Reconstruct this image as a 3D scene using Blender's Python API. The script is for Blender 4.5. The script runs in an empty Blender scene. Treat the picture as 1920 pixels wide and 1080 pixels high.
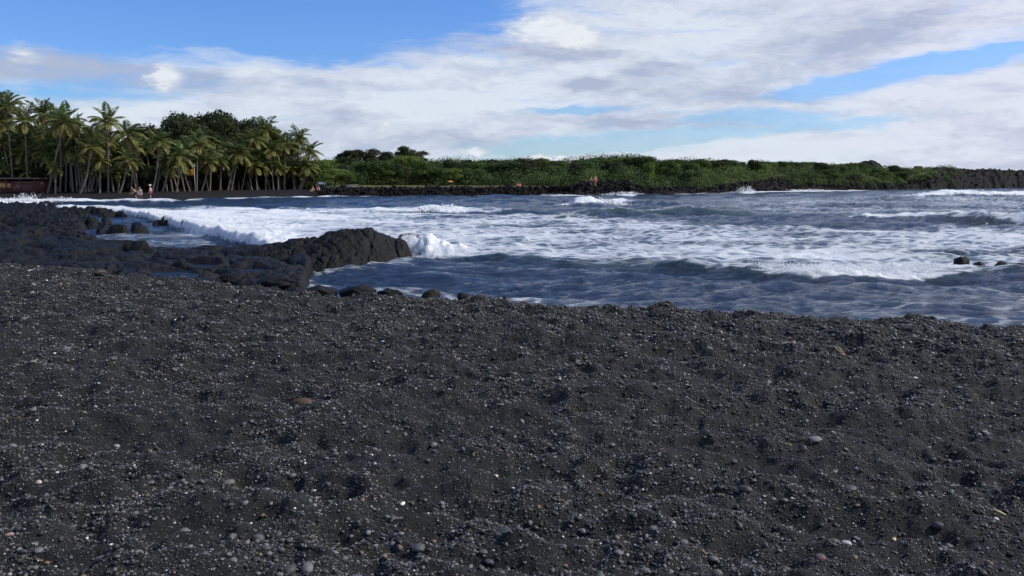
import bpy, bmesh, math, random
import numpy as np
from mathutils import Vector, Matrix, Euler
R = math.radians
random.seed(7); rng = np.random.default_rng(11)
C = bpy.context.scene.collection
scene = bpy.context.scene

# ------------------------------------------------------------------ camera
H = 2.8; PITCH = R(7.75); F = 1507.0
cd = bpy.data.cameras.new('camera'); cam = bpy.data.objects.new('camera', cd); C.objects.link(cam)
cam.location = (0, 0, H); cam.rotation_euler = (R(90) - PITCH, 0, 0)
cd.sensor_width = 36; cd.lens = F / 1920 * 36; cd.clip_start = 0.1; cd.clip_end = 20000
scene.camera = cam
scene.render.resolution_x = 1920; scene.render.resolution_y = 1080
cp, sp = math.cos(PITCH), math.sin(PITCH)
def ray(px, py):
    a = (px - 960) / F; b = (540 - py) / F
    return np.array([a, cp + b * sp, -sp + b * cp])
def gp(px, py, z=0.0):
    d = ray(px, py); t = (z - H) / d[2]
    return d[0] * t, d[1] * t
def proj(x, y, z):
    dz = z - H
    dep = np.maximum(y * cp - dz * sp, 0.05); u = y * sp + dz * cp
    return 960 + F * x / dep, 540 - F * u / dep
def zat(py, y):                     # height of a point at distance y seen in row py
    b = (540 - py) / F; return H + y * (-sp + b * cp) / (cp + b * sp)
def xat(px, y):
    return (px - 960) / F * y / 1.006

# ------------------------------------------------------------------ light
SUN_AZ = 84.0; SUN_EL = 42.0        # degrees, clockwise from the view direction (+Y)
scene.view_settings.view_transform = 'Standard'; scene.view_settings.look = 'None'
scene.view_settings.exposure = 0.0; scene.view_settings.gamma = 1.0
sl = bpy.data.lights.new('sun', 'SUN'); sl.energy = 3.5; sl.angle = R(0.6); sl.color = (1.0, 0.955, 0.89)
so = bpy.data.objects.new('sun', sl); C.objects.link(so)
so.rotation_euler = (R(90 - SUN_EL), 0, R(180 - SUN_AZ))
so.location = (0, 0, 60)

# ------------------------------------------------------------------ node helpers
class NT:
    def __init__(s, tree): s.t = tree; s.n = tree.nodes; s.l = tree.links
    def new(s, kind, **kw):
        nd = s.n.new(kind)
        for k, v in kw.items(): setattr(nd, k, v)
        return nd
    def inp(s, sock, v):
        if isinstance(v, bpy.types.NodeSocket): s.l.new(v, sock)
        else: sock.default_value = v
    def m(s, op, a, b=0.0, c=0.0, clamp=False):
        nd = s.n.new('ShaderNodeMath'); nd.operation = op; nd.use_clamp = clamp
        s.inp(nd.inputs[0], a); s.inp(nd.inputs[1], b); s.inp(nd.inputs[2], c); return nd.outputs[0]
    def vm(s, op, a, b=(0, 0, 0)):
        nd = s.n.new('ShaderNodeVectorMath'); nd.operation = op
        s.inp(nd.inputs[0], a); s.inp(nd.inputs[1], b); return nd.outputs[0]
    def mix(s, f, a, b, bt='MIX'):
        nd = s.n.new('ShaderNodeMix'); nd.data_type = 'RGBA'; nd.blend_type = bt
        s.inp(nd.inputs[0], f); s.inp(nd.inputs[6], a); s.inp(nd.inputs[7], b); return nd.outputs[2]
    def sstep(s, v, lo, hi):
        nd = s.n.new('ShaderNodeMapRange'); nd.interpolation_type = 'SMOOTHSTEP'
        s.inp(nd.inputs[0], v); nd.inputs[1].default_value = lo; nd.inputs[2].default_value = hi; return nd.outputs[0]
    def noise(s, vec, scale, detail=4, rough=0.55, dist=0.0, out=0):
        nd = s.n.new('ShaderNodeTexNoise'); s.inp(nd.inputs['Vector'], vec)
        nd.inputs['Scale'].default_value = scale; nd.inputs['Detail'].default_value = detail
        nd.inputs['Roughness'].default_value = rough; nd.inputs['Distortion'].default_value = dist
        return nd.outputs[out]
    def voro(s, vec, scale, feature='F1', out=0):
        nd = s.n.new('ShaderNodeTexVoronoi'); nd.feature = feature; s.inp(nd.inputs['Vector'], vec)
        nd.inputs['Scale'].default_value = scale; return nd.outputs[out]
    def comb(s, x, y, z=0.0):
        nd = s.n.new('ShaderNodeCombineXYZ'); s.inp(nd.inputs[0], x); s.inp(nd.inputs[1], y); s.inp(nd.inputs[2], z); return nd.outputs[0]
    def sep(s, v):
        nd = s.n.new('ShaderNodeSeparateXYZ'); s.inp(nd.inputs[0], v); return nd.outputs
def c4(r, g, b): return (r, g, b, 1.0)

# ------------------------------------------------------------------ sky with clouds (directions: azimuth / elevation in degrees)
w = bpy.data.worlds.new('World'); scene.world = w; w.use_nodes = True
T = NT(w.node_tree); T.n.clear()
sky = T.new('ShaderNodeTexSky', sky_type='NISHITA'); sky.sun_disc = False
sky.sun_elevation = R(SUN_EL); sky.sun_rotation = R(SUN_AZ); sky.air_density = 1.0; sky.dust_density = 0.25; sky.ozone_density = 2.2
tc = T.new('ShaderNodeTexCoord'); dirv = T.vm('NORMALIZE', tc.outputs['Generated'])
dx, dy, dz_ = T.sep(dirv)
az = T.m('MULTIPLY', T.m('ARCTAN2', dx, dy), 57.2958)
el = T.m('MULTIPLY', T.m('ARCSINE', dz_), 57.2958)
def pang(px, py):
    d = ray(px, py); return math.degrees(math.atan2(d[0], d[1])), math.degrees(math.asin(d[2] / np.linalg.norm(d)))
base = T.comb(T.m('MULTIPLY', az, 0.10), T.m('MULTIPLY', el, 0.30), 0.0)
wn = T.sep(T.noise(base, 0.9, 5, 0.6, out=1)); wn2 = T.sep(T.noise(base, 4.5, 5, 0.6, out=1))
def wob(v, a, b, k1, k2): return T.m('ADD', v, T.m('ADD', T.m('MULTIPLY', T.m('SUBTRACT', a, 0.5), k1), T.m('MULTIPLY', T.m('SUBTRACT', b, 0.5), k2)))
azw = wob(az, wn[0], wn2[0], 5.0, 1.6); elw = wob(el, wn[1], wn2[1], 1.6, 0.9)
azs = wob(az, wn[0], wn2[0], 0.0, 1.7); els = wob(el, wn[1], wn2[1], 0.0, 1.3)
PXD = 0.0375
def blob(px, py, wx, wy, rot=0.0, soft=False):          # elliptical bump of 1 in the middle; size in photo pixels, only turned into degrees here
    a0, e0 = pang(px, py); A, E = (azs, els) if soft else (azw, elw)
    u = T.m('SUBTRACT', A, a0); v = T.m('SUBTRACT', E, e0)
    if rot:
        c_, s_ = math.cos(R(rot)), math.sin(R(rot))
        u2 = T.m('ADD', T.m('MULTIPLY', u, c_), T.m('MULTIPLY', v, s_)); v2 = T.m('SUBTRACT', T.m('MULTIPLY', v, c_), T.m('MULTIPLY', u, s_)); u, v = u2, v2
    u = T.m('DIVIDE', u, wx * PXD); v = T.m('DIVIDE', v, wy * PXD)
    r2 = T.m('ADD', T.m('MULTIPLY', u, u), T.m('MULTIPLY', v, v))
    return T.m('EXPONENT', T.m('MULTIPLY', r2, -1.0))
def total(bl, start):
    acc = start
    for k, b in bl: acc = T.m('ADD', acc, T.m('MULTIPLY', b, k))
    return acc
fine = T.noise(T.comb(T.m('MULTIPLY', azw, 0.10), T.m('MULTIPLY', elw, 0.42), 3.1), 2.6, 7, 0.6)
streak = T.noise(T.comb(T.m('MULTIPLY', T.m('ADD', azw, T.m('MULTIPLY', el, -1.0)), 0.055), T.m('MULTIPLY', elw, 0.62), 9.1), 2.2, 6, 0.58)
high = T.noise(T.comb(T.m('DIVIDE', dx, T.m('ADD', dz_, 0.12)), T.m('DIVIDE', dy, T.m('ADD', dz_, 0.12)), 0.0), 0.9, 6, 0.6)
hi_mask = T.sstep(el, 11.0, 17.0)
# coverage inside the photographed band of sky
cov = total([
    (-1.9, blob(200, -30, 520, 85, 0)), (-1.3, blob(700, -10, 260, 75, 0)), (-0.75, blob(598, 88, 90, 28, 0)), (-0.9, blob(120, 30, 260, 50)),
    (-0.75, blob(90, 172, 190, 20, 4)), (-0.4, blob(230, 190, 110, 14)),
    (-1.35, blob(1840, 108, 130, 14, 8)), (-1.35, blob(1660, 138, 130, 20, 10)), (-0.9, blob(1530, 165, 90, 14, 6)),
    (-0.95, blob(1085, 207, 90, 9)), (-0.9, blob(1400, 219, 130, 11, 0)), (-1.25, blob(1190, 262, 250, 17, 3)), (-0.5, blob(1560, 230, 120, 14)), (-0.5, blob(980, 290, 160, 14)), (-0.35, blob(1000, 188, 60, 6)),
], 1.02)
cov = T.m('ADD', cov, T.m('MULTIPLY', T.m('SUBTRACT', streak, 0.5), 1.0))
cov = T.m('ADD', cov, T.m('MULTIPLY', T.m('SUBTRACT', fine, 0.5), 1.15))
c_low = T.sstep(cov, 0.0, 1.0)
# the sky above the frame: broken cloud, thicker to the right
hcov = T.m('ADD', high, T.m('MULTIPLY', az, 0.0028)); c_high = T.m('MULTIPLY', T.sstep(hcov, 0.43, 0.63), 0.9)
cl = T.m('ADD', T.m('MULTIPLY', c_low, T.m('SUBTRACT', 1.0, hi_mask)), T.m('MULTIPLY', c_high, hi_mask))
# puffs of cumulus in front
puff = total([
    (1.0, blob(1035, 52, 62, 34, 0, True)), (0.9, blob(1095, 74, 48, 26, 0, True)), (0.5, blob(975, 62, 44, 24, 0, True)),
    (1.15, blob(312, 140, 30, 20, 0, True)), (0.5, blob(296, 158, 30, 12, 0, True)), (0.8, blob(726, 240, 17, 13, 0, True)), (0.7, blob(43, 105, 34, 18, 0, True)), (0.6, blob(150, 200, 40, 14, 0, True)),
    (0.7, blob(1050, 297, 75, 8, 0, True)), (0.6, blob(880, 283, 45, 9, 0, True)), (0.55, blob(975, 250, 45, 11, 0, True)), (0.6, blob(1330, 288, 190, 11, 2, True)), (0.5, blob(310, 190, 36, 9, 0, True)),
    (0.5, blob(40, 160, 24, 14, 0, True)), (0.75, blob(1012, 296, 34, 7, 0, True)), (0.7, blob(1075, 298, 30, 6, 0, True)), (0.6, blob(900, 285, 22, 8, 0, True)), (0.5, blob(800, 268, 40, 9, 0, True)), (0.55, blob(1180, 118, 60, 16, 0, True)), (0.5, blob(640, 130, 90, 22, 0, True)), (0.5, blob(1560, 60, 90, 18, 8, True)), (0.6, blob(1780, 200, 120, 16, 4, True)), (0.5, blob(1250, 80, 80, 20, 0, True)),
], 0.0)
puff = T.m('ADD', puff, T.m('MULTIPLY', T.m('SUBTRACT', T.noise(base, 9.0, 7, 0.66), 0.5), T.m('MULTIPLY', T.m('POWER', puff, 0.6), 1.9)))
pf = T.m('MULTIPLY', T.sstep(puff, 0.15, 0.95), 0.85)
gray = total([
    (0.6, blob(1530, 100, 150, 30, 12)), (0.25, blob(1440, 40, 260, 50)), (0.35, blob(1680, 45, 150, 26, 6)), (1.5, blob(190, 135, 230, 26)), (0.9, blob(60, 100, 120, 22)), (-0.7, blob(420, 115, 130, 22)), (-0.5, blob(900, 190, 200, 30)), (-0.5, blob(1300, 60, 120, 26)), (-0.6, blob(1500, 280, 260, 16)), (1.0, blob(450, 82, 210, 10)), (0.6, blob(640, 105, 120, 14)),
    (1.1, blob(1050, 100, 110, 12)), (0.55, blob(1110, 155, 45, 12, 0, True)), (0.5, blob(1230, 135, 60, 20)), (0.45, blob(1250, 170, 240, 24)), (0.4, blob(560, 250, 260, 34)),
    (0.5, blob(1120, 230, 210, 17)), (0.6, blob(1420, 185, 120, 15)), (0.5, blob(1180, 128, 40, 12, 0, True)), (0.55, blob(1095, 157, 34, 8, 0, True)), (0.5, blob(1190, 130, 14, 16, 0, True)), (0.45, blob(1020, 215, 120, 10)), (0.5, blob(700, 160, 160, 12)), (0.5, blob(1330, 235, 160, 9)), (0.45, blob(1850, 280, 160, 34)), (0.5, blob(330, 166, 80, 6)), (0.55, blob(860, 75, 180, 22)), (0.45, blob(780, 270, 160, 20)),
], T.m('MULTIPLY', T.m('SUBTRACT', T.noise(T.comb(T.m('MULTIPLY', azw, 0.08), T.m('MULTIPLY', elw, 0.36), 5.0), 2.4, 7, 0.6), 0.44), 2.1))
gray = T.m('ADD', gray, T.m('MULTIPLY', T.m('SUBTRACT', T.noise(T.comb(T.m('MULTIPLY', azw, 0.16), T.m('MULTIPLY', elw, 0.5), 2.0), 4.0, 7, 0.68), 0.5), 1.3), clamp=True)
cloud_col = T.mix(gray, c4(7.3, 7.9, 8.9), c4(4.35, 4.95, 6.5))
warm = T.sstep(az, 12.0, 34.0)
cloud_col = T.mix(T.m('MULTIPLY', warm, 0.6), cloud_col, T.mix(1.0, cloud_col, c4(1.06, 0.99, 1.02), 'MULTIPLY'))
pshade = T.sstep(puff, 0.5, 1.15)
puff_col = T.mix(pshade, c4(6.6, 7.1, 8.0), c4(8.6, 8.9, 9.3))
skycol = T.mix(1.0, sky.outputs[0], T.mix(T.sstep(el, 1.0, 9.0), c4(0.60, 0.90, 1.32), c4(0.64, 0.95, 1.52)), 'MULTIPLY')
veil = T.m('MULTIPLY', T.sstep(az, -22.0, 10.0), T.m('MULTIPLY', T.sstep(el, 11.5, 2.0), 0.30))
col = T.mix(T.m('MAXIMUM', T.m('MULTIPLY', cl, 0.97), veil), skycol, cloud_col)
col = T.mix(pf, col, puff_col)
bg = T.new('ShaderNodeBackground'); T.l.new(col, bg.inputs[0]); bg.inputs[1].default_value = 0.10
wo = T.new('ShaderNodeOutputWorld'); T.l.new(bg.outputs[0], wo.inputs[0])
w.cycles.sampling_method = 'MANUAL'; w.cycles.sample_map_resolution = 512

# ------------------------------------------------------------------ numpy noise
def _h(ix, iy, seed):
    n = (ix.astype(np.int64) * 374761393 + iy.astype(np.int64) * 668265263 + seed * 974634777) & 0xffffffff
    n = ((n ^ (n >> 13)) * 1274126177) & 0xffffffff
    n = ((n ^ (n >> 16)) * 2246822519) & 0xffffffff
    return ((n ^ (n >> 15)) & 0xffffff) / float(0x1000000)
def perlin(x, y, seed=0):
    x = np.asarray(x, float); y = np.asarray(y, float)
    ix = np.floor(x); iy = np.floor(y); fx = x - ix; fy = y - iy
    u = fx * fx * fx * (fx * (fx * 6 - 15) + 10); v = fy * fy * fy * (fy * (fy * 6 - 15) + 10)
    def g(ox, oy):
        a = _h(ix + ox, iy + oy, seed) * 6.2831853
        return np.cos(a) * (fx - ox) + np.sin(a) * (fy - oy)
    a = g(0, 0); b = g(1, 0); c = g(0, 1); d = g(1, 1)
    return ((a + (b - a) * u) * (1 - v) + (c + (d - c) * u) * v) * 1.5
def fbm(x, y, seed=0, octv=4, gain=0.5, lac=2.03):
    s = 0; a = 1
    for i in range(octv): s = s + a * perlin(x * lac ** i + 17.3 * i, y * lac ** i - 9.1 * i, seed + i); a *= gain
    return s
def voronoi(x, y, seed=0):
    ix = np.floor(x); iy = np.floor(y); f1 = np.full(np.shape(x), 9.0); f2 = f1.copy(); cid = np.zeros(np.shape(x))
    for ox in (-1, 0, 1):
        for oy in (-1, 0, 1):
            jx, jy = ix + ox, iy + oy
            px = jx + _h(jx, jy, seed); py = jy + _h(jx, jy, seed + 5)
            d = np.hypot(x - px, y - py); idv = _h(jx, jy, seed + 9)
            near = d < f1; f2 = np.where(near, f1, np.minimum(f2, d)); cid = np.where(near, idv, cid); f1 = np.where(near, d, f1)
    return f1, f2, cid
def sm(t, a=0.0, b=1.0):
    t = np.clip((t - a) / (b - a), 0, 1); return t * t * (3 - 2 * t)

# ------------------------------------------------------------------ mesh + object helpers
def mesh_np(name, v, f, mat=None, smooth=True, attrs=None, colors=None):
    me = bpy.data.meshes.new(name); v = np.ascontiguousarray(v, np.float32); f = np.ascontiguousarray(f, np.int32)
    k = f.shape[1]; n = len(f)
    me.vertices.add(len(v)); me.vertices.foreach_set('co', v.ravel())
    me.loops.add(n * k); me.loops.foreach_set('vertex_index', f.ravel())
    me.polygons.add(n); me.polygons.foreach_set('loop_start', np.arange(0, n * k, k, dtype=np.int32))
    me.update(calc_edges=True)
    if smooth: me.polygons.foreach_set('use_smooth', np.ones(n, bool))
    for a, d in (attrs or {}).items():
        at = me.attributes.new(a, 'FLOAT', 'POINT'); at.data.foreach_set('value', np.ascontiguousarray(d, np.float32))
    for a, d in (colors or {}).items():
        at = me.attributes.new(a, 'FLOAT_COLOR', 'POINT'); d4 = np.ones((len(v), 4), np.float32); d4[:, :3] = d; at.data.foreach_set('color', d4.ravel())
    if mat: me.materials.append(mat)
    return me
def link(name, me, parent=None, loc=None, rot=None, scale=None, **props):
    o = bpy.data.objects.new(name, me); C.objects.link(o)
    if parent: o.parent = parent
    if loc is not None: o.location = loc
    if rot is not None: o.rotation_euler = rot
    if scale is not None: o.scale = scale
    for k, v in props.items(): o[k] = v
    return o
def tag(o, label=None, cat=None, group=None, kind=None):
    if label: o['label'] = label
    if cat: o['category'] = cat
    if group: o['group'] = group
    if kind: o['kind'] = kind
    return o
def gridfaces(nr, nc):
    i = np.arange(nr - 1)[:, None] * nc + np.arange(nc - 1)[None, :]
    return np.stack([i, i + 1, i + nc + 1, i + nc], -1).reshape(-1, 4)
def merge(parts):                     # list of (v, f, [attr dict])
    vs, fs, off = [], [], 0
    for v, f in parts: vs.append(v); fs.append(f + off); off += len(v)
    return np.concatenate(vs), np.concatenate(fs)
def tube(pts, rad, seg=7, cap=True):
    pts = np.asarray(pts, float); n = len(pts); vs = []
    for i in range(n):
        t = pts[min(i + 1, n - 1)] - pts[max(i - 1, 0)]; t /= np.linalg.norm(t) + 1e-9
        a = np.array([1.0, 0, 0]) if abs(t[0]) < 0.8 else np.array([0, 1.0, 0])
        u = np.cross(t, a); u /= np.linalg.norm(u); vv = np.cross(t, u)
        an = np.arange(seg) * 2 * math.pi / seg
        vs.append(pts[i] + rad[i] * (np.cos(an)[:, None] * u + np.sin(an)[:, None] * vv))
    v = np.concatenate(vs); f = []
    for i in range(n - 1):
        for k in range(seg): f.append((i * seg + k, i * seg + (k + 1) % seg, (i + 1) * seg + (k + 1) % seg, (i + 1) * seg + k))
    if cap:
        for b, o in ((0, 1), ((n - 1) * seg, 0)):
            c = len(v); v = np.vstack([v, pts[0 if b == 0 else -1]])
            for k in range(seg):
                q = (b + k, b + (k + 1) % seg); f.append((q[0], c, q[1], q[1]) if False else ((q[1], q[0], c, c) if o else (q[0], q[1], c, c)))
    f = np.array(f); return v, f
def tube_q(pts, rad, seg=7): return tube(pts, rad, seg, cap=False)
def box_v(x0, x1, y0, y1, z0, z1):
    v = np.array([(x, y, z) for z in (z0, z1) for x, y in ((x0, y0), (x1, y0), (x1, y1), (x0, y1))], float)
    f = np.array([(3, 2, 1, 0), (4, 5, 6, 7), (0, 1, 5, 4), (1, 2, 6, 5), (2, 3, 7, 6), (3, 0, 4, 7)])
    return v, f
def ico(sub):
    bm = bmesh.new(); bmesh.ops.create_icosphere(bm, subdivisions=sub, radius=1.0)
    v = np.array([p.co[:] for p in bm.verts]); f = np.array([[q.index for q in p.verts] for p in bm.faces]); bm.free(); return v, f

# ------------------------------------------------------------------ materials
def mat_new(name):
    m = bpy.data.materials.new(name); m.use_nodes = True; t = NT(m.node_tree); t.n.clear()
    out = t.new('ShaderNodeOutputMaterial'); p = t.new('ShaderNodeBsdfPrincipled'); t.l.new(p.outputs[0], out.inputs[0])
    return m, t, p, out
def pos(t): return t.new('ShaderNodeNewGeometry').outputs['Position']
def attr(t, name, out='Fac'):
    a = t.new('ShaderNodeAttribute'); a.attribute_name = name; return a.outputs[out]
def bump(t, h, dist, strength=1.0, nrm=None):
    b = t.new('ShaderNodeBump'); t.inp(b.inputs['Height'], h); b.inputs['Distance'].default_value = dist; b.inputs['Strength'].default_value = strength
    if nrm: t.l.new(nrm, b.inputs['Normal'])
    return b.outputs[0]
def mat_plain(name, col, rough=0.7, var=0.25, scale=3.0, bmp=0.0):
    m, t, p, o = mat_new(name); tc = t.new('ShaderNodeTexCoord').outputs['Object']
    n = t.noise(tc, scale, 5)
    c = t.mix(n, c4(*[x * (1 - var) for x in col]), c4(*[min(1, x * (1 + var)) for x in col])); t.l.new(c, p.inputs['Base Color'])
    p.inputs['Roughness'].default_value = rough
    if bmp: t.l.new(bump(t, n, bmp), p.inputs['Normal'])
    return m
def mat_sand():
    m, t, p, o = mat_new('black_sand'); P = pos(t)
    g1 = t.noise(P, 260, 3, 0.7); g2 = t.noise(P, 70, 3, 0.65); g3 = t.noise(P, 1.3, 4, 0.6)
    c = t.mix(g1, c4(0.003, 0.003, 0.0032), c4(0.045, 0.046, 0.047))
    c = t.mix(t.m('MULTIPLY', g3, 0.3), c, c4(0.015, 0.015, 0.0145))
    v = t.voro(P, 150, 'F1', 1); vs = t.sep(v)[0]; pale = t.sstep(vs, 0.965, 0.98); vd = t.sstep(t.voro(P, 150), 0.55, 0.35)
    c = t.mix(t.m('MULTIPLY', t.m('MULTIPLY', pale, vd), 0.8), c, c4(0.30, 0.30, 0.29)); t.l.new(c, p.inputs['Base Color'])
    wet = t.sstep(t.sep(P)[2], 0.42, 0.15); t.l.new(t.m('SUBTRACT', 0.75, t.m('MULTIPLY', wet, 0.55)), p.inputs['Roughness']); t.l.new(t.m('ADD', 0.22, t.m('MULTIPLY', wet, 0.3)), p.inputs['Specular IOR Level'])
    hgt = t.m('ADD', t.m('MULTIPLY', g1, 0.6), t.m('MULTIPLY', g2, 1.0))
    t.l.new(bump(t, hgt, 0.016, 1.0), p.inputs['Normal']); return m
def mat_pebble(name, stuff=True):
    m, t, p, o = mat_new(name)
    if stuff: c = attr(t, 'col', 'Color')
    else:
        oi = t.new('ShaderNodeObjectInfo'); c = oi.outputs['Color']
    n = t.noise(pos(t), 90, 4, 0.6)
    c = t.mix(1.0, c, t.mix(n, c4(0.6, 0.6, 0.6), c4(1.45, 1.45, 1.45)), 'MULTIPLY'); t.l.new(c, p.inputs['Base Color'])
    p.inputs['Roughness'].default_value = 0.6; p.inputs['Specular IOR Level'].default_value = 0.35
    t.l.new(bump(t, n, 0.0015, 0.6), p.inputs['Normal']); return m
def mat_lava(name='lava_rock', base=(0.0058, 0.0060, 0.0068), sc=1.0, tint=(0.013, 0.0125, 0.0125), spec=0.18):
    m, t, p, o = mat_new(name); P = pos(t)
    n1 = t.noise(P, 1.6 * sc, 6, 0.65); n2 = t.noise(P, 14 * sc, 5, 0.65)
    c = t.mix(n2, c4(*[b * 0.45 for b in base]), c4(*[b * 1.8 for b in base]))
    c = t.mix(t.m('MULTIPLY', t.sstep(n1, 0.5, 0.75), 0.8), c, c4(*tint)); t.l.new(c, p.inputs['Base Color'])
    t.l.new(t.m('ADD', 0.38, t.m('MULTIPLY', n1, 0.4)), p.inputs['Roughness']); p.inputs['Specular IOR Level'].default_value = spec
    vd = t.voro(P, 5.0 * sc, 'DISTANCE_TO_EDGE')
    h = t.m('ADD', t.m('MULTIPLY', n2, 0.5), t.m('ADD', n1, t.m('MULTIPLY', t.sstep(vd, 0.0, 0.08), 0.12)))
    t.l.new(bump(t, h, 0.10 / sc, 0.8), p.inputs['Normal']); return m
def mat_leaf(name, rough=0.7):
    m, t, p, o = mat_new(name); t.l.new(attr(t, 'col', 'Color'), p.inputs['Base Color']); p.inputs['Roughness'].default_value = rough; p.inputs['Specular IOR Level'].default_value = 0.2
    tr = t.new('ShaderNodeBsdfTranslucent'); t.l.new(attr(t, 'col', 'Color'), tr.inputs[0])
    mx = t.new('ShaderNodeMixShader'); mx.inputs[0].default_value = 0.32; t.l.new(p.outputs[0], mx.inputs[1]); t.l.new(tr.outputs[0], mx.inputs[2]); t.l.new(mx.outputs[0], o.inputs[0])
    return m
def mat_water():
    m, t, p, o = mat_new('sea_water'); P = pos(t); px_, py_, pz_ = t.sep(P)
    foam = attr(t, 'foam'); rough = attr(t, 'calm')
    Ps = t.comb(t.m('MULTIPLY', px_, 0.42), py_, t.m('MULTIPLY', pz_, 1.1))
    n_a = t.noise(Ps, 1.5, 8, 0.70, 0.6); n_b = t.noise(Ps, 5.0, 6, 0.7, 0.3)
    wv = t.vm('ADD', Ps, t.vm('SCALE', t.noise(Ps, 1.1, 3, out=1)))
    nd = wv.node; 
    lace = t.voro(t.vm('ADD', Ps, t.vm('MULTIPLY', t.noise(Ps, 1.2, 4, out=1), (1.0, 1.0, 0))), 2.6, 'DISTANCE_TO_EDGE')
    lace = t.sstep(lace, 0.02, 0.26)
    nv = t.m('ADD', t.m('MULTIPLY', n_a, 0.50), t.m('ADD', t.m('MULTIPLY', n_b, 0.40), t.m('MULTIPLY', lace, 0.20)))
    nv = t.sstep(nv, 0.28, 0.86)
    f = t.m('ADD', t.m('MULTIPLY', t.m('SUBTRACT', t.m('MULTIPLY', foam, 1.12), nv), 1.9), 0.32, clamp=True)
    f = t.m('MULTIPLY', f, t.sstep(foam, 0.02, 0.16))
    # aerated, milkier water around the foam
    n_c = t.noise(Ps, 0.35, 4)
    deep = t.mix(n_c, c4(0.009, 0.027, 0.066), c4(0.024, 0.056, 0.125))
    body = t.mix(t.m('MULTIPLY', t.sstep(foam, 0.03, 0.6), 0.75), deep, c4(0.24, 0.32, 0.42))
    body = t.mix(attr(t, 'green'), body, c4(0.030, 0.075, 0.070))
    t.l.new(body, p.inputs['Base Color']); p.inputs['IOR'].default_value = 1.333
    p.inputs['Roughness'].default_value = 0.10
    chop = t.m('ADD', t.m('MULTIPLY', t.noise(Ps, 3.2, 7, 0.66, 0.5), 1.0), t.m('MULTIPLY', t.noise(Ps, 13.0, 4, 0.6), 0.2))
    bn = bump(t, chop, 0.38, 1.0); t.l.new(bn, p.inputs['Normal'])
    fo = t.new('ShaderNodeBsdfPrincipled'); fc = t.mix(n_b, c4(0.66, 0.71, 0.76), c4(0.90, 0.92, 0.93)); t.l.new(fc, fo.inputs['Base Color']); fo.inputs['Roughness'].default_value = 0.8
    t.l.new(bump(t, t.m('ADD', n_b, t.noise(P, 9, 4, 0.7)), 0.09, 0.8), fo.inputs['Normal'])
    mx = t.new('ShaderNodeMixShader'); t.l.new(t.m('MULTIPLY', t.m('MULTIPLY', f, t.m('ADD', 0.72, t.m('MULTIPLY', t.sstep(foam, 0.6, 1.0), 0.22))), 1.0), mx.inputs[0]); t.l.new(p.outputs[0], mx.inputs[1]); t.l.new(fo.outputs[0], mx.inputs[2]); t.l.new(mx.outputs[0], o.inputs[0])
    return m
def mat_land():
    m, t, p, o = mat_new('coast_ground'); P = pos(t); n1 = t.noise(P, 0.35, 5, 0.6); n2 = t.noise(P, 2.5, 5, 0.65)
    rock = t.mix(n2, c4(0.004, 0.004, 0.005), c4(0.016, 0.0145, 0.015)); grs = t.mix(n1, c4(0.05, 0.07, 0.022), c4(0.16, 0.13, 0.060)); snd = t.mix(n2, c4(0.010, 0.010, 0.012), c4(0.020, 0.020, 0.023))
    a = t.sstep(t.m('ADD', attr(t, 'grass'), t.m('MULTIPLY', t.m('SUBTRACT', n2, 0.5), 0.8)), 0.4, 0.6)
    c = t.mix(attr(t, 'sand'), t.mix(a, rock, grs), snd); t.l.new(c, p.inputs['Base Color']); p.inputs['Roughness'].default_value = 0.85; p.inputs['Specular IOR Level'].default_value = 0.15
    t.l.new(bump(t, n2, 0.25, 0.8), p.inputs['Normal']); return m
M_SAND = mat_sand(); M_GRAVEL = mat_pebble('gravel_stone'); M_PEB = mat_pebble('pebble_stone', False)
M_LAVA = mat_lava(); M_LAVAF = mat_lava('far_lava', (0.0075, 0.0068, 0.0078), 0.35, (0.022, 0.017, 0.016), 0.1); M_BROWN = mat_lava('weedy_rock', (0.014, 0.012, 0.009), 1.0, (0.04, 0.028, 0.012))
M_WATER = mat_water(); M_LAND = mat_land(); M_LEAF = mat_leaf('broad_leaf'); M_PALM = mat_leaf('palm_leaf', 0.42)
M_TRUNK = mat_plain('palm_bark', (0.125, 0.112, 0.10), 0.85, 0.35, 6); M_BARK = mat_plain('dark_bark', (0.07, 0.055, 0.045), 0.9, 0.3, 4)
M_WHITE = mat_plain('white_paint', (0.78, 0.78, 0.78), 0.6, 0.05); M_FOAM = mat_plain('spray_white', (0.86, 0.88, 0.90), 0.7, 0.03)

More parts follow.
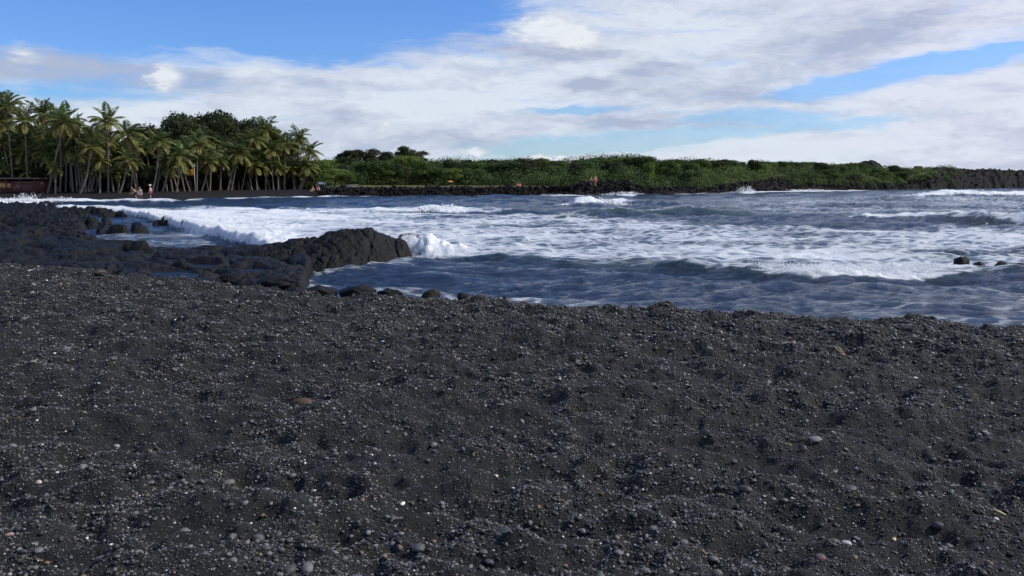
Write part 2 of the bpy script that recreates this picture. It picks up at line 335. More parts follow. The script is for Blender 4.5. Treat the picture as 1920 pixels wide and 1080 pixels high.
# ------------------------------------------------------------------ beach of black sand (camera stands on it)
EDGE = [(-600, 470), (-200, 485), (0, 494), (200, 512), (400, 536), (480, 543), (560, 549), (700, 556), (900, 563), (1100, 571), (1300, 580), (1500, 586), (1700, 595), (1920, 609), (2300, 640), (2900, 690)]
ZC = 1.1
_es = []; _ey = []
for a, b in EDGE:
    X, Y = gp(a, b, ZC); _es.append(X / Y); _ey.append(Y)
def crest_y(x, y): return np.interp(x / np.maximum(y, 2.0), _es, _ey)
def sand_z(x, y, detail=True):
    s = x / np.maximum(y, 2.0); t = y - crest_y(x, y)
    left = sm(-s, 0.22, 0.32)                       # where the sand runs out onto the lava shelf
    slope = 0.34 * (1 - left) + 0.16 * left
    soft = np.logaddexp(0, t / 0.28) * 0.28
    z = ZC + 0.012 * np.clip(-t, 0, 14) - slope * soft
    near = 1 - 0.75 * sm(t, 0.2, 2.0)
    z = z + near * (0.055 * perlin(x * 0.55 + 3, y * 0.75, 21) + 0.075 * fbm(x * 1.3, y * 1.8, 22, 2))
    z = z + near * 0.036 * fbm(x * 2.3, y * 4.2, 23, 3, 0.6)
    d1, d2, did = voronoi(x * 3.6 + 0.35 * perlin(x * 4, y * 4, 35), y * 3.9, 36)
    z = z + near * (-0.036 * (0.3 + did) * np.exp(-(d1 / 0.30) ** 2) + 0.014 * np.exp(-((d1 - 0.5) / 0.15) ** 2))
    # old footprints: soft hollows with a pushed-up rim
    wx = x + 0.25 * perlin(x * 1.5, y * 1.5, 31); wy = y + 0.25 * perlin(x * 1.5, y * 1.5, 32)
    f1, f2, cid = voronoi(wx * 1.75, wy * 2.0, 33)
    dim = np.where(cid > 0.35, 1.0, 0.25)
    z = z + near * dim * (-0.038 * np.exp(-(f1 / 0.25) ** 2) + 0.024 * np.exp(-((f1 - 0.42) / 0.13) ** 2))
    if detail:
        z = z + near * 0.018 * fbm(x * 6, y * 6, 41, 3, 0.55)
        z = z + 0.0042 * perlin(x * 26, y * 26, 45) + 0.003 * perlin(x * 60, y * 60, 46) * sm(-y, -9, -5)
    return np.maximum(z, -1.5)
rows = np.concatenate([np.linspace(-14, 0.8, 22)[:-1], 0.8 * np.exp(np.linspace(0, math.log(27 / 0.8), 900))])
cols = np.linspace(-0.85, 0.85, 1150)
Y2, S2 = np.meshgrid(rows, cols, indexing='ij'); X2 = S2 * np.sqrt(Y2 ** 2 + 2.2 ** 2) * 1.0 + S2 * 1.4
Z2 = sand_z(X2, Y2)
me = mesh_np('beach_sand', np.stack([X2, Y2, Z2], -1).reshape(-1, 3), gridfaces(len(rows), len(cols)), M_SAND)
tag(link('beach_sand', me), kind='structure')

# ------------------------------------------------------------------ lava shelf to the left
_strip_x = [-400, 0, 150, 210, 260, 330, 420, 500, 560, 600]; _strip_t = [452, 466, 471, 466, 468, 476, 474, 470, 478, 530]
POOLZ = 0.36; POOLS = [(322, 517, 46, 7), (378, 499, 32, 4), (470, 507, 38, 3)]
def ell(px, py, cx, cy, rx, ry): return 1 - np.sqrt(((px - cx) / rx) ** 2 + ((py - cy) / ry) ** 2)
def shelf_z(x, y):
    px, py = proj(x, y, 0.15)
    wx = px + 14 * perlin(x * 0.5, y * 0.35, 51) + 5 * perlin(x * 1.7, y * 1.2, 52); wy = py + 5 * perlin(x * 0.6 + 7, y * 0.4, 53) + 1.6 * perlin(x * 2, y * 1.5, 54)
    top = np.interp(wx, _strip_x, _strip_t)
    L = np.clip((wy - top) / 9, -1.2, 1.2) * 1.0
    L = np.minimum(L, np.clip((585 - wx) / 18, -1.2, 1.2))
    m2 = np.minimum(np.clip((158 - wx) / 22, -1.2, 1.2), np.clip((wy - 400) / 6, -1.2, 1.2))
    m2b = np.minimum(np.clip((112 - wx) / 14, -1.2, 1.2), np.clip((wy - 386) / 3, -1.2, 1.2))
    m2c = np.minimum(np.minimum(np.clip((232 - wx) / 10, -1.2, 1.2), np.clip((wy - 396.5) / 2, -1.2, 1.2)), np.clip((402.5 - wy) / 2, -1.2, 1.2))
    L = np.maximum.reduce([L, m2, m2b, m2c])
    for e in [(168, 418, 16, 7), (196, 419, 9, 4), (188, 432, 14, 3.5), (225, 435, 26, 3), (262, 428, 20, 2.5), (310, 419, 22, 2), (345, 428, 10, 2), (150, 452, 34, 7)]:
        L = np.maximum(L, 1.6 * ell(wx, wy, *e))
    for e in [(30, 432, 46, 5), (95, 404, 60, 3.2), (60, 450, 20, 3)]:
        L = L - 1.5 * np.clip(1.3 * ell(wx, wy, *e) + 0.3, 0, 1)
    base = np.where(py > 462, np.interp(px, [-300, 0, 200, 420, 560], [0.80, 0.66, 0.50, 0.36, 0.30]), 0.34)
    z = -0.45 + (base + 0.45) * sm(L, -0.7, 0.8)
    # pahoehoe pillows and cracks
    qx = x + 0.5 * perlin(x * 0.8, y * 0.8, 61); qy = y + 0.5 * perlin(x * 0.8, y * 0.8, 62)
    f1, f2, cid = voronoi(qx * 0.55, qy * 0.42, 63); g1, g2, gid = voronoi(qx * 1.7 + 3, qy * 1.3, 64)
    on = sm(L, -0.9, 0.2); rough = sm(-px, -230, -120) * sm(-py, -468, -455)
    z = z + on * (0.30 * (np.sqrt(np.clip(1 - f1 ** 2, 0, 1)) - 0.75) + (cid - 0.5) * 0.26 - 0.20 * np.exp(-(f2 - f1) / 0.06))
    z = z + on * (0.5 + rough) * ((gid - 0.5) * 0.13 + 0.09 * (1 - g1) - 0.08 * np.exp(-(g2 - g1) / 0.07))
    z = z + on * (0.06 + 0.10 * rough) * fbm(x * 2.5, y * 2.0, 65, 4, 0.55)
    p36, q36 = proj(x, y, POOLZ)
    for e in POOLS:
        dep = np.clip(1.6 * ell(p36 + 10 * perlin(x, y, 66), q36 + 2.5 * perlin(x * 1.3, y, 67), *e) + 0.5, 0, 1); z = z * (1 - dep) + np.minimum(z, 0.22) * dep
        fr = np.clip(1.5 * ell(p36, q36, e[0], e[1] + e[3] * 1.6, e[2] * 1.1, e[3] * 1.3), 0, 1); z = z * (1 - fr) + np.minimum(z, POOLZ + 0.05) * fr
    return z
ys = 13.5 * np.exp(np.linspace(0, math.log(110 / 13.5), 620)); ss = np.linspace(-0.95, -0.16, 620)
Y2, S2 = np.meshgrid(ys, ss, indexing='ij'); X2 = S2 * Y2; Z2 = shelf_z(X2, Y2)
me = mesh_np('lava_shelf', np.stack([X2, Y2, Z2], -1).reshape(-1, 3), gridfaces(len(ys), len(ss)), M_LAVA)
tag(link('lava_shelf', me), kind='structure')

for (cx, cy, rx, ry), lb in zip(POOLS, ('large', 'small', 'narrow')):
    an = np.linspace(0, 6.283, 41)[:-1]; P = [(0, 0, 0)]; X0, Y0 = gp(cx, cy, POOLZ)
    for a in an: X, Y = gp(cx + rx * 1.3 * math.cos(a), cy + ry * 1.45 * math.sin(a), POOLZ); P.append((X - X0, Y - Y0, 0))
    f = np.array([(0, i + 1, (i + 1) % 40 + 1) for i in range(40)])
    tag(link('tide_pool', mesh_np('tide_pool', np.array(P), f, M_WATER, False), loc=(X0, Y0, POOLZ)), kind='structure')

# headland outcrop of pillow lava
def outcrop_z(x, y):
    px = 960 + F * 1.0 * x / (26.8 * 1.006); xs = px + 12 * perlin(x * 0.7, y * 0.7, 71)
    zc = np.interp(xs, [385, 420, 450, 520, 560, 600, 622, 640, 690, 703, 725, 752, 765, 778], [0.1, 0.30, 0.46, 0.62, 0.76, 0.78, 0.94, 1.05, 1.04, 0.90, 0.74, 0.60, 0.42, -0.1])
    yc = np.interp(xs, [400, 560, 660, 755], [27.6, 27.0, 26.9, 28.3]); yf = np.interp(xs, [400, 480, 560, 650, 700, 755], [24.0, 24.0, 24.2, 24.6, 25.1, 26.6]); tipm = sm(xs, 750, 768)
    u = np.where(y < yc, (yc - y) / (yc - yf), (y - yc) / 2.0)
    sh = 1 - np.clip(u, 0, 1.6) ** 1.9; zc = np.maximum(zc, -0.1)
    z = (zc + 0.15) * sh - 0.15 - 0.6 * tipm
    qx = x + 0.6 * perlin(x * 0.8, y * 0.8, 73) + 0.35 * (y - 26); qy = y + 0.6 * perlin(x * 0.8, y * 0.8, 74) - 0.35 * x
    f1, f2, cid = voronoi(qx * 0.8 + 2.2, qy * 0.8, 175); g1, g2, gid = voronoi(qx * 1.6, qy * 1.9, 176)
    z = z + 0.20 * (np.sqrt(np.clip(1 - f1 ** 2, 0, 1)) - 0.7) + (cid - 0.5) * 0.08 - 0.14 * np.exp(-(f2 - f1) / 0.05)
    z = z + (gid - 0.5) * 0.05 - 0.07 * np.exp(-(g2 - g1) / 0.05) + 0.07 * (np.sqrt(np.clip(1 - g1 ** 2, 0, 1)) - 0.8) + 0.06 * fbm(x * 3, y * 3, 77, 5, 0.55)
    e0 = (zc + 0.15) * sh - 0.15 - 0.6 * tipm; z = np.where(e0 < 0, np.minimum(z, e0 + 0.25 * sm(e0, -0.4, 0)), z)
    return np.maximum(z, -0.8)
xs_ = np.linspace(-11.2, -2.9, 420); ys_ = np.linspace(23.2, 30.2, 380)
Y2, X2 = np.meshgrid(ys_, xs_, indexing='ij'); Z2 = outcrop_z(X2, Y2)
edge = np.minimum(np.minimum(X2 + 11.2, -2.9 - X2), np.minimum(Y2 - 23.2, 30.2 - Y2)); Z2 = np.where(edge < 0.02, -1.0, Z2)
me = mesh_np('lava_outcrop', np.stack([X2, Y2, Z2], -1).reshape(-1, 3), gridfaces(len(ys_), len(xs_)), M_LAVA)
tag(link('lava_outcrop', me), 'long humped outcrop of cracked black pillow lava jutting into the surf', 'rock')

# ------------------------------------------------------------------ boulders
def boulder_mesh(name, seed, mat, sub=4, amp=0.22, facet=0.12):
    v, f = ico(sub); n = v / np.linalg.norm(v, axis=1)[:, None]
    d = 1 + amp * fbm(n[:, 0] * 1.3 + seed, n[:, 1] * 1.3 + n[:, 2] * 1.7, seed, 3) + amp * 0.5 * fbm(n[:, 2] * 2.4 - seed, n[:, 0] * 2.4 + n[:, 1], seed + 3, 3)
    r = np.random.default_rng(seed)
    for _ in range(11):
        k = r.normal(size=3); k /= np.linalg.norm(k); lim = 0.68 + 0.25 * r.random(); dd = (n * d[:, None]) @ k
        d = np.where(dd > lim, d * (1 - (1 - facet * 0) * (1 - lim / np.maximum(dd, 1e-3)) * 0.85), d)
    d = d + 0.03 * fbm(n[:, 0] * 7 + seed, n[:, 1] * 7 + n[:, 2] * 5, seed + 8, 3)
    return mesh_np(name, n * d[:, None], f, mat)
BM = [boulder_mesh('lava_boulder', 5 + i, M_LAVA) for i in range(5)]; BMB = boulder_mesh('weedy_boulder', 31, M_BROWN)
def boulder(px, py, wpx, hpx, label, y=None, i=0, mat=None, group=None, name='lava_boulder', zb=0.0):
    # px, py: foot of the rock in the photo; zb: height of what it stands on
    X, Y = gp(px, py, zb); k = Y / F
    o = link(name, mat or BM[i % 5], loc=(X, Y + wpx * k * 0.3, zb + hpx * k * 0.30), rot=(random.uniform(-.2, .2), random.uniform(-.2, .2), random.uniform(0, 6)), scale=(wpx * k * 0.5, wpx * k * 0.42, hpx * k * 0.78))
    return tag(o, label, 'rock', group)
boulder(1808, 504, 34, 20, 'largest dark rock poking out of the foam at far right', i=0)
boulder(1839, 504, 22, 13, 'low dark rock just right of the largest one in the foam', i=1)
boulder(1881, 505, 26, 13, 'peaked dark rock near the right edge of the photo in the foam', i=2)
boulder(1916, 505, 18, 11, 'flat dark rock cut by the right edge of the photo', i=3)
for px, py, wd, hh, lb, i, mt, zb in [
    (598, 560, 74, 22, 'flat black rock between the lava shelf and the sand crest', 1, None, 0.25),
    (665, 562, 84, 24, 'long low black rock at the edge of the sand, left of the other shore rocks', 2, None, 0.25),
    (728, 563, 60, 18, 'low black rock half buried behind the sand crest, middle of the shore rocks', 3, None, 0.22),
    (808, 564, 44, 19, 'brownish weed covered rock behind the sand crest', 0, BMB, 0.20),
    (868, 565, 34, 14, 'small black rock at the right end of the shore rocks', 4, None, 0.20),
    (250, 486, 58, 30, 'rounded black boulder standing highest on the near lava shelf', 0, None, 0.25),
    (168, 424, 24, 16, 'dark blocky rock at the edge of the rough lava', 2, None, 0.1),
    (197, 424, 18, 11, 'small dark rock in the blue pool right of the blocky rock', 3, None, 0.0),
    (768, 458, 62, 20, 'low black rock behind the splash at the tip of the outcrop', 1, None, -0.05),
    (345, 432, 18, 8, 'tiny rock in front of the foam bore', 4, None, 0.0),
    (430, 538, 62, 24, 'rounded boulder on the lava shelf above the sand', 3, None, 0.2),
    (385, 528, 42, 16, 'brown tinted boulder beside the pool on the lava shelf', 4, BMB, 0.25),
    (500, 542, 90, 22, 'broad dark boulder where the lava shelf meets the sand', 2, None, 0.2)]:
    boulder(px, py, wd, hh, lb, i=i, mat=mt, zb=zb)

# ------------------------------------------------------------------ sea
def world_line(pts, z=0.0):
    s = []; yy = []; rest = []
    for q in pts:
        X, Y = gp(q[0], q[1], z); s.append(X / Y); yy.append(Y); rest.append(q[2:])
    return np.array(s), np.array(yy), np.array(rest)
WAVES = [  # crest line in the photo -> (px, py of crest foot, height m, foam 0..1), front width, back width, greenness
    ([(770, 484, 0, 0), (800, 486, 0.26, 1), (860, 489, 0.30, 0.9), (930, 491, 0.34, 0.5), (1000, 496, 0.28, 0.3), (1100, 502, 0.28, 0.2), (1250, 510, 0.28, 0.2), (1380, 518, 0.28, 0.45), (1500, 524, 0.28, 0.8), (1650, 524, 0.28, 0.95), (1730, 521, 0.24, 0.8), (1800, 518, 0.12, 0.5), (1850, 516, 0.12, 0.4), (2000, 514, 0.12, 0.4)], 0.55, 1.3, 0.5),
    ([(-200, 384, 0.4, 1), (20, 389, 0.5, 1), (60, 391, 0.45, 1), (110, 397, 0.4, 1), (230, 403, 0.45, 1), (300, 419, 0.45, 1), (345, 433, 0.5, 1), (440, 458, 0.55, 1), (500, 470, 0.5, 1), (570, 474, 0.2, 1), (600, 474, 0, 1)], 0.9, 6.0, 0.0),
    ([(560, 392, 0, 0.9), (700, 396, 0.18, 1), (770, 397, 0.2, 1), (800, 397, 0.42, 1), (825, 398, 0.5, 1), (860, 398, 0.22, 1), (900, 399, 0.06, 0.5), (990, 399, 0, 0)], 1.2, 3.0, 0.2),
    ([(1060, 386, 0, 0), (1078, 386, 0.7, 1), (1110, 386, 0.9, 1), (1165, 385, 0.75, 1), (1200, 386, 0.7, 0.15), (1260, 387, 0.6, 0), (1340, 387, 0.2, 0)], 1.6, 3.0, 0.3),
    ([(1020, 408, 0, 0), (1080, 407, 0.30, 0.35), (1150, 405, 0.55, 0.3), (1220, 403, 0.65, 0.25), (1290, 402, 0.6, 0.2), (1400, 405, 0.25, 0.0), (1480, 408, 0, 0)], 1.5, 3.5, 0.8),
    ([(1160, 395, 0, 0), (1230, 396, 0.5, 0.1), (1300, 397, 0.55, 0.1), (1420, 399, 0.3, 0.1), (1500, 400, 0, 0)], 1.6, 3.5, 0.7),
    ([(1590, 410, 0, 0.5), (1620, 411, 0.38, 0.9), (1700, 412, 0.42, 0.8), (1800, 415, 0.5, 0.7), (1860, 419, 0.7, 0.55), (1920, 422, 0.85, 0.9), (2100, 428, 0.85, 1), (2400, 434, 0.7, 1)], 1.3, 1.6, 0.7),
    ([(1690, 370, 0, 0), (1730, 369, 0.5, 0.9), (1790, 368.5, 1.15, 1), (1840, 368.5, 0.8, 0.9), (1920, 367, 0.7, 0.9), (2200, 364, 0.8, 1)], 3.0, 6.0, 0.2),
    ([(1500, 376, 0, 0), (1600, 376, 0.5, 0.0), (1750, 377, 0.6, 0.0), (1920, 378, 0.6, 0.0), (2200, 380, 0.5, 0)], 2.0, 4.0, 0.4),
    ([(1380, 388, 0, 0), (1550, 389, 0.45, 0.0), (1700, 391, 0.5, 0.1), (1850, 392, 0.45, 0), (2100, 394, 0.2, 0)], 1.6, 3.0, 0.4),
    ([(780, 378, 0, 0), (900, 378, 0.35, 0.0), (1040, 378, 0.4, 0.0), (1130, 378, 0, 0)], 1.6, 3.0, 0.3),
    ([(1560, 482, 0, 0.2), (1620, 481, 0.14, 0.2), (1700, 483, 0.20, 0.1), (1790, 485, 0.16, 0.2), (1850, 486, 0, 0)], 0.6, 1.5, 0.4),
    ([(-150, 379, 0.3, 1), (60, 379, 0.35, 1), (130, 378, 0.3, 1), (200, 377.5, 0.3, 1), (320, 379, 0.25, 0.9), (345, 380, 0, 0)], 0.8, 2.0, 0.0),
]
FOAM = [  # (px table, upper edge, lower edge, density, softness of the edges in px)
    ([-300, 0, 100, 300, 450, 600, 800, 1000, 1200, 1400, 1600, 1800, 1920, 2300], [380, 383, 386, 391, 391, 392, 398, 404, 412, 424, 430, 430, 430, 430], [388, 389, 395, 412, 455, 478, 484, 488, 498, 508, 521, 518, 508, 505], [1.0, 1.0, 1.0, 1.0, .92, .70, .52, .46, .42, .48, .54, .56, .54, .52], 5),
    ([300, 420, 560, 700, 800], [391, 391, 392, 396, 400], [440, 452, 455, 425, 402], [0, .75, .62, .30, 0], 7),
    ([1250, 1400, 1600, 1920, 2300], [366, 368, 372, 372, 372], [402, 405, 405, 398, 398], [0, .18, .22, .26, .26], 8),
    ([1350, 1450, 1600, 1800, 2000], [497, 500, 500, 503, 505], [516, 520, 524, 518, 512], [0, .6, .8, .65, .3], 4),
    ([560, 640, 760, 800], [506, 498, 492, 495], [530, 515, 505, 499], [0.28, .34, .30, .0], 6),
    ([560, 640, 720, 780], [525, 530, 536, 545], [545, 550, 552, 552], [.35, .42, .22, 0], 5),
    ([680, 780, 830, 900, 1000, 1200, 1500, 1700, 2000], [545, 542, 545, 550, 556, 564, 575, 586, 600], [566, 566, 566, 566, 572, 580, 590, 600, 616], [.1, .2, .3, .15, .25, .12, .08, .15, .2], 4),
    ([180, 240, 330, 420], [438, 436, 440, 452], [462, 464, 468, 470], [.14, .16, .14, .1], 6),
    ([900, 1000, 1300, 1600, 2000], [505, 512, 525, 532, 532], [548, 555, 568, 580, 596], [.0, .05, .09, .13, .16], 10),
    ([340, 400, 600, 700], [374, 372, 368, 367], [376, 374, 369.5, 368.5], [.5, .7, .8, 0], 0.8),
    ([640, 700, 720, 900, 1120, 1400], [367, 367, 367, 366, 365, 359], [368, 369, 368.5, 367.5, 368, 362], [.4, .6, .4, .3, .4, .4], 0.8),
    ([1130, 1160, 1185, 1200], [363, 362, 362, 364], [366, 368, 368, 366], [0, 1, 1, 0], 0.8),
    ([1380, 1395, 1410, 1425, 1600, 1640], [359, 358, 358, 357.5, 355.5, 356], [362, 363, 363, 361, 358.5, 358], [0, 1, .9, .95, .95, 0], 0.8),
]
rows = np.concatenate([8.5 * np.exp(np.linspace(0, math.log(290 / 8.5), 1000)), 290 * np.exp(np.linspace(0.02, math.log(40), 60))])
cols = np.linspace(-0.95, 0.95, 1250)
Y2, S2 = np.meshgrid(rows, cols, indexing='ij'); X2 = S2 * (Y2 + 1.0)
def sea_fields(X2, Y2):
    S_ = X2 / Y2; spc = Y2 * 0.0042
    z = np.zeros_like(X2); r = np.random.default_rng(5)
    px, py = proj(X2, Y2, 0.0)
    shelter = sm(-px, -620, -420) * sm(py, 400, 425)
    amp = (1 - 0.72 * shelter) * (0.55 + 0.45 * sm(Y2, 14, 30))
    wx = X2 + 1.2 * perlin(X2 * 0.12, Y2 * 0.12, 81); wy = Y2 + 1.2 * perlin(X2 * 0.12, Y2 * 0.12, 82)
    for lam in np.geomspace(0.36, 10.0, 40):
        th = r.normal(0, 0.55) + 0.15; ph = r.random() * 6.28; kx, ky = math.sin(th) / lam * 6.283, math.cos(th) / lam * 6.283
        a = 0.0125 * lam ** 0.48; fade = sm(lam / spc, 3.0, 6.0)
        c = np.sin(kx * wx + ky * wy + ph); z += a * fade * (c + 0.35 * c * c - 0.17)
    z += 0.055 * (1 - 2 * np.abs(fbm(wx * 0.45, wy * 0.8, 83, 3))) * sm(0.9 / spc, 1.5, 4)
    z *= amp
    foam = np.zeros_like(z); green = np.zeros_like(z)
    for xs, up, lo, den, so in FOAM:
        u = np.interp(px, xs, up); l = np.interp(px, xs, lo); d = np.interp(px, xs, den, left=0 if den[0] == 0 else den[0], right=0 if den[-1] == 0 else den[-1])
        inside = (px > xs[0]) & (px < xs[-1])
        q = np.minimum(sm((py - u) / so, -0.6, 1), sm((l - py) / so, -0.6, 1)) * d * inside
        foam = np.maximum(foam, q)
    patch = fbm(X2 * 0.10, Y2 * 0.22, 91, 4, 0.6)
    foam = np.where(foam < 0.94, np.clip(foam * (1 + 0.75 * patch), 0, 1), foam)
    for pts, wf, wb, g in WAVES:
        s, yc, rest = world_line(pts); Yc = np.interp(S_, s, yc); hh = np.interp(S_, s, rest[:, 0], left=0, right=0); ff = np.interp(S_, s, rest[:, 1], left=0, right=0)
        sd_ = int(pts[0][0] * 7 + pts[0][1]); wob_ = 0.45 * wf * perlin(X2 * 0.22 / max(wf, .5), Y2 * 0.1, 95 + sd_) + 0.28 * wf * fbm(X2 * 0.9, Y2 * 0.6, 96, 3)
        d = Y2 - Yc + wob_; hv = hh * (0.85 + 0.35 * perlin(X2 * 0.25, Y2 * 0.2 + 3, 97 + sd_) + 0.14 * ff * perlin(X2 * 1.1, Y2 * 0.8, 94))
        prof = np.where(d < 0, np.exp(-(d / wf) ** 2), np.exp(-(d / wb) ** 2)); z = z + hv * prof
        lump = 0.5 + 0.5 * perlin(X2 * 0.9, Y2 * 0.9, 98)
        fa = -1.0 * ff - 0.1; fb = fa + 0.3
        fq = np.where(d < 0, np.clip((d / wf - fa) / (fb - fa), 0, 1), np.exp(-(np.maximum(d - wb * 0.3, 0) / (wb * 0.9)) ** 2)) * ff * (hh > 0.02)
        foam = np.maximum(foam, np.clip(fq * (0.75 + 0.5 * lump), 0, 1))
        green = np.maximum(green, g * prof * (d < wf) * (hh > 0.05))
    # splash against the tip of the outcrop
    for px0, py0, rx, ry, hh in [(785, 478, 1.0, 0.8, 0.50), (828, 482, 1.2, 0.6, 0.28), (768, 470, 0.7, 1.0, 0.42)]:
        X0, Y0 = gp(px0, py0); q = np.exp(-((X2 - X0) / rx) ** 2 - ((Y2 - Y0) / ry) ** 2); z = z + hh * q * (0.85 + 0.5 * fbm(X2 * 1.8, Y2 * 1.8, 93, 3, 0.6)); foam = np.maximum(foam, sm(q, 0.15, 0.5))
    thick = sm(foam, 0.8, 1.0)
    z = z + thick * (0.09 * fbm(X2 * 1.6, Y2 * 1.6, 99, 3, 0.6) * sm(0.5 / spc, 1, 3) + 0.055 * fbm(X2 * 4.5, Y2 * 4.5, 92, 2) * sm(0.2 / spc, 1, 3) + 0.04)
    # soak the swash zone
    return z, np.clip(foam, 0, 1), np.clip(green, 0, 1)
Z2, fo_, gr_ = sea_fields(X2, Y2)
Z2 = np.where(Y2 > 295, 0, Z2)
me = mesh_np('sea', np.stack([X2, Y2, Z2], -1).reshape(-1, 3), gridfaces(len(rows), len(cols)), M_WATER, attrs={'foam': fo_.ravel(), 'green': gr_.ravel()})
tag(link('sea_water', me), kind='structure')

# flying spray
def droplets(n, fn, rmin, rmax):
    v0 = np.array([(1, 0, 0), (-1, 0, 0), (0, 1, 0), (0, -1, 0), (0, 0, 1), (0, 0, -1)], float)
    f0 = np.array([(0, 2, 4), (2, 1, 4), (1, 3, 4), (3, 0, 4), (2, 0, 5), (1, 2, 5), (3, 1, 5), (0, 3, 5)])
    p = fn(n); r = rmin + (rmax - rmin) * rng.random(n) ** 3
    v = (p[:, None, :] + v0[None] * r[:, None, None] * (0.7 + 0.6 * rng.random((n, 1, 3)))).reshape(-1, 3)
    f = (f0[None] + (np.arange(n) * 6)[:, None, None]).reshape(-1, 3); return v, f
def jet(px, py, wm, hm, dm, n, lean=0.0, k=2.0, rmin=0.01, rmax=0.05):
    X, Y = gp(px, py)
    def fn(n):
        fing = rng.integers(0, 9, n); fx = np.linspace(-1, 1, 9)[fing] + rng.normal(0, 0.13, n); top = hm * (1 - np.abs(fx) ** 1.5 * 0.8).clip(0.1) * (0.55 + 0.45 * np.sin(fing * 2.3) ** 2)
        h = top * rng.random(n) ** k
        return np.stack([X + fx * wm + lean * h + rng.normal(0, 0.05 * wm, n), Y + rng.normal(0, dm, n), 0.1 + h], -1)
    return droplets(n, fn, rmin, rmax)
sp1 = merge([jet(790, 480, 0.9, 0.8, 0.3, 14000, 0.1, 1.5, 0.004, 0.018), jet(762, 472, 0.4, 0.9, 0.4, 7000, 0.2, 1.5, 0.004, 0.016), jet(840, 486, 1.0, 0.35, 0.3, 5000, 0, 2, 0.004, 0.014)])
tag(link('sea_spray', mesh_np('sea_spray', *sp1, M_FOAM)), 'white spray bursting against the tip of the black outcrop', 'spray', kind='stuff')
sp2 = merge([jet(32, 385, 3.0, 0.9, 0.8, 3500, 0, 2, 0.02, 0.09), jet(40, 384, 0.8, 1.4, 0.5, 700, 0.3, 1.2, 0.02, 0.06), jet(52, 384, 0.6, 1.5, 0.4, 450, 0.8, 1.1, 0.02, 0.06), jet(110, 380, 2.4, 0.7, 0.6, 1500, 0, 1.8, 0.02, 0.07)])
tag(link('sea_spray', mesh_np('sea_spray', *sp2, M_FOAM)), 'white spray thrown up where surf hits the far left lava', 'spray', kind='stuff')
def lines(defs):
    out = []
    for px, py, wm, hm, n in defs: out.append(jet(px, py, wm, hm, 0.6, n, 0, 2, 0.02, 0.12))
    return merge(out)
sp3 = lines([(1397, 361, 2.2, 1.6, 900), (1170, 366, 3.5, 0.7, 900), (1500, 358.5, 9, 0.5, 1200), (1800, 368, 8, 1.1, 2600), (1120, 386, 3.2, 0.8, 1200), (825, 398, 2.2, 0.7, 900)])
tag(link('sea_spray', mesh_np('sea_spray', *sp3, M_FOAM)), 'spray over the far breakers and along the distant lava shore', 'spray', kind='stuff')
# froth along the bore front and the shore break
def froth(pts, n, hm, rmax):
    s, yc, rest = world_line(pts)
    def fn(n):
        k = rng.random(n); sv = s[0] + (s[-1] - s[0]) * k; Y = np.interp(sv, s, yc); a = np.abs(rng.normal(0, 1, n))
        Yj = Y + rng.normal(0, 0.35, n) + 0.4; return np.stack([sv * Yj, Yj, 0.25 + hm * rng.random(n) ** 1.5 * np.interp(sv, s, rest[:, 0]) / 0.5], -1)
    return droplets(n, fn, 0.008, rmax)
sp4 = merge([froth(WAVES[1][0][3:9], 42000, 0.42, 0.018), froth([(1400, 519, .36, 1), (1500, 524, .4, 1), (1650, 524, .4, 1), (1760, 520, .36, 1)], 4500, 0.16, 0.022), froth([(1620, 411, .4, 1), (1750, 413, .45, 1), (1860, 419, .65, 1), (1960, 424, .8, 1)], 6000, 0.16, 0.022)])
tag(link('sea_froth', mesh_np('sea_froth', *sp4, M_FOAM)), 'loose white froth riding the fronts of the breaking waves', 'foam', kind='stuff')

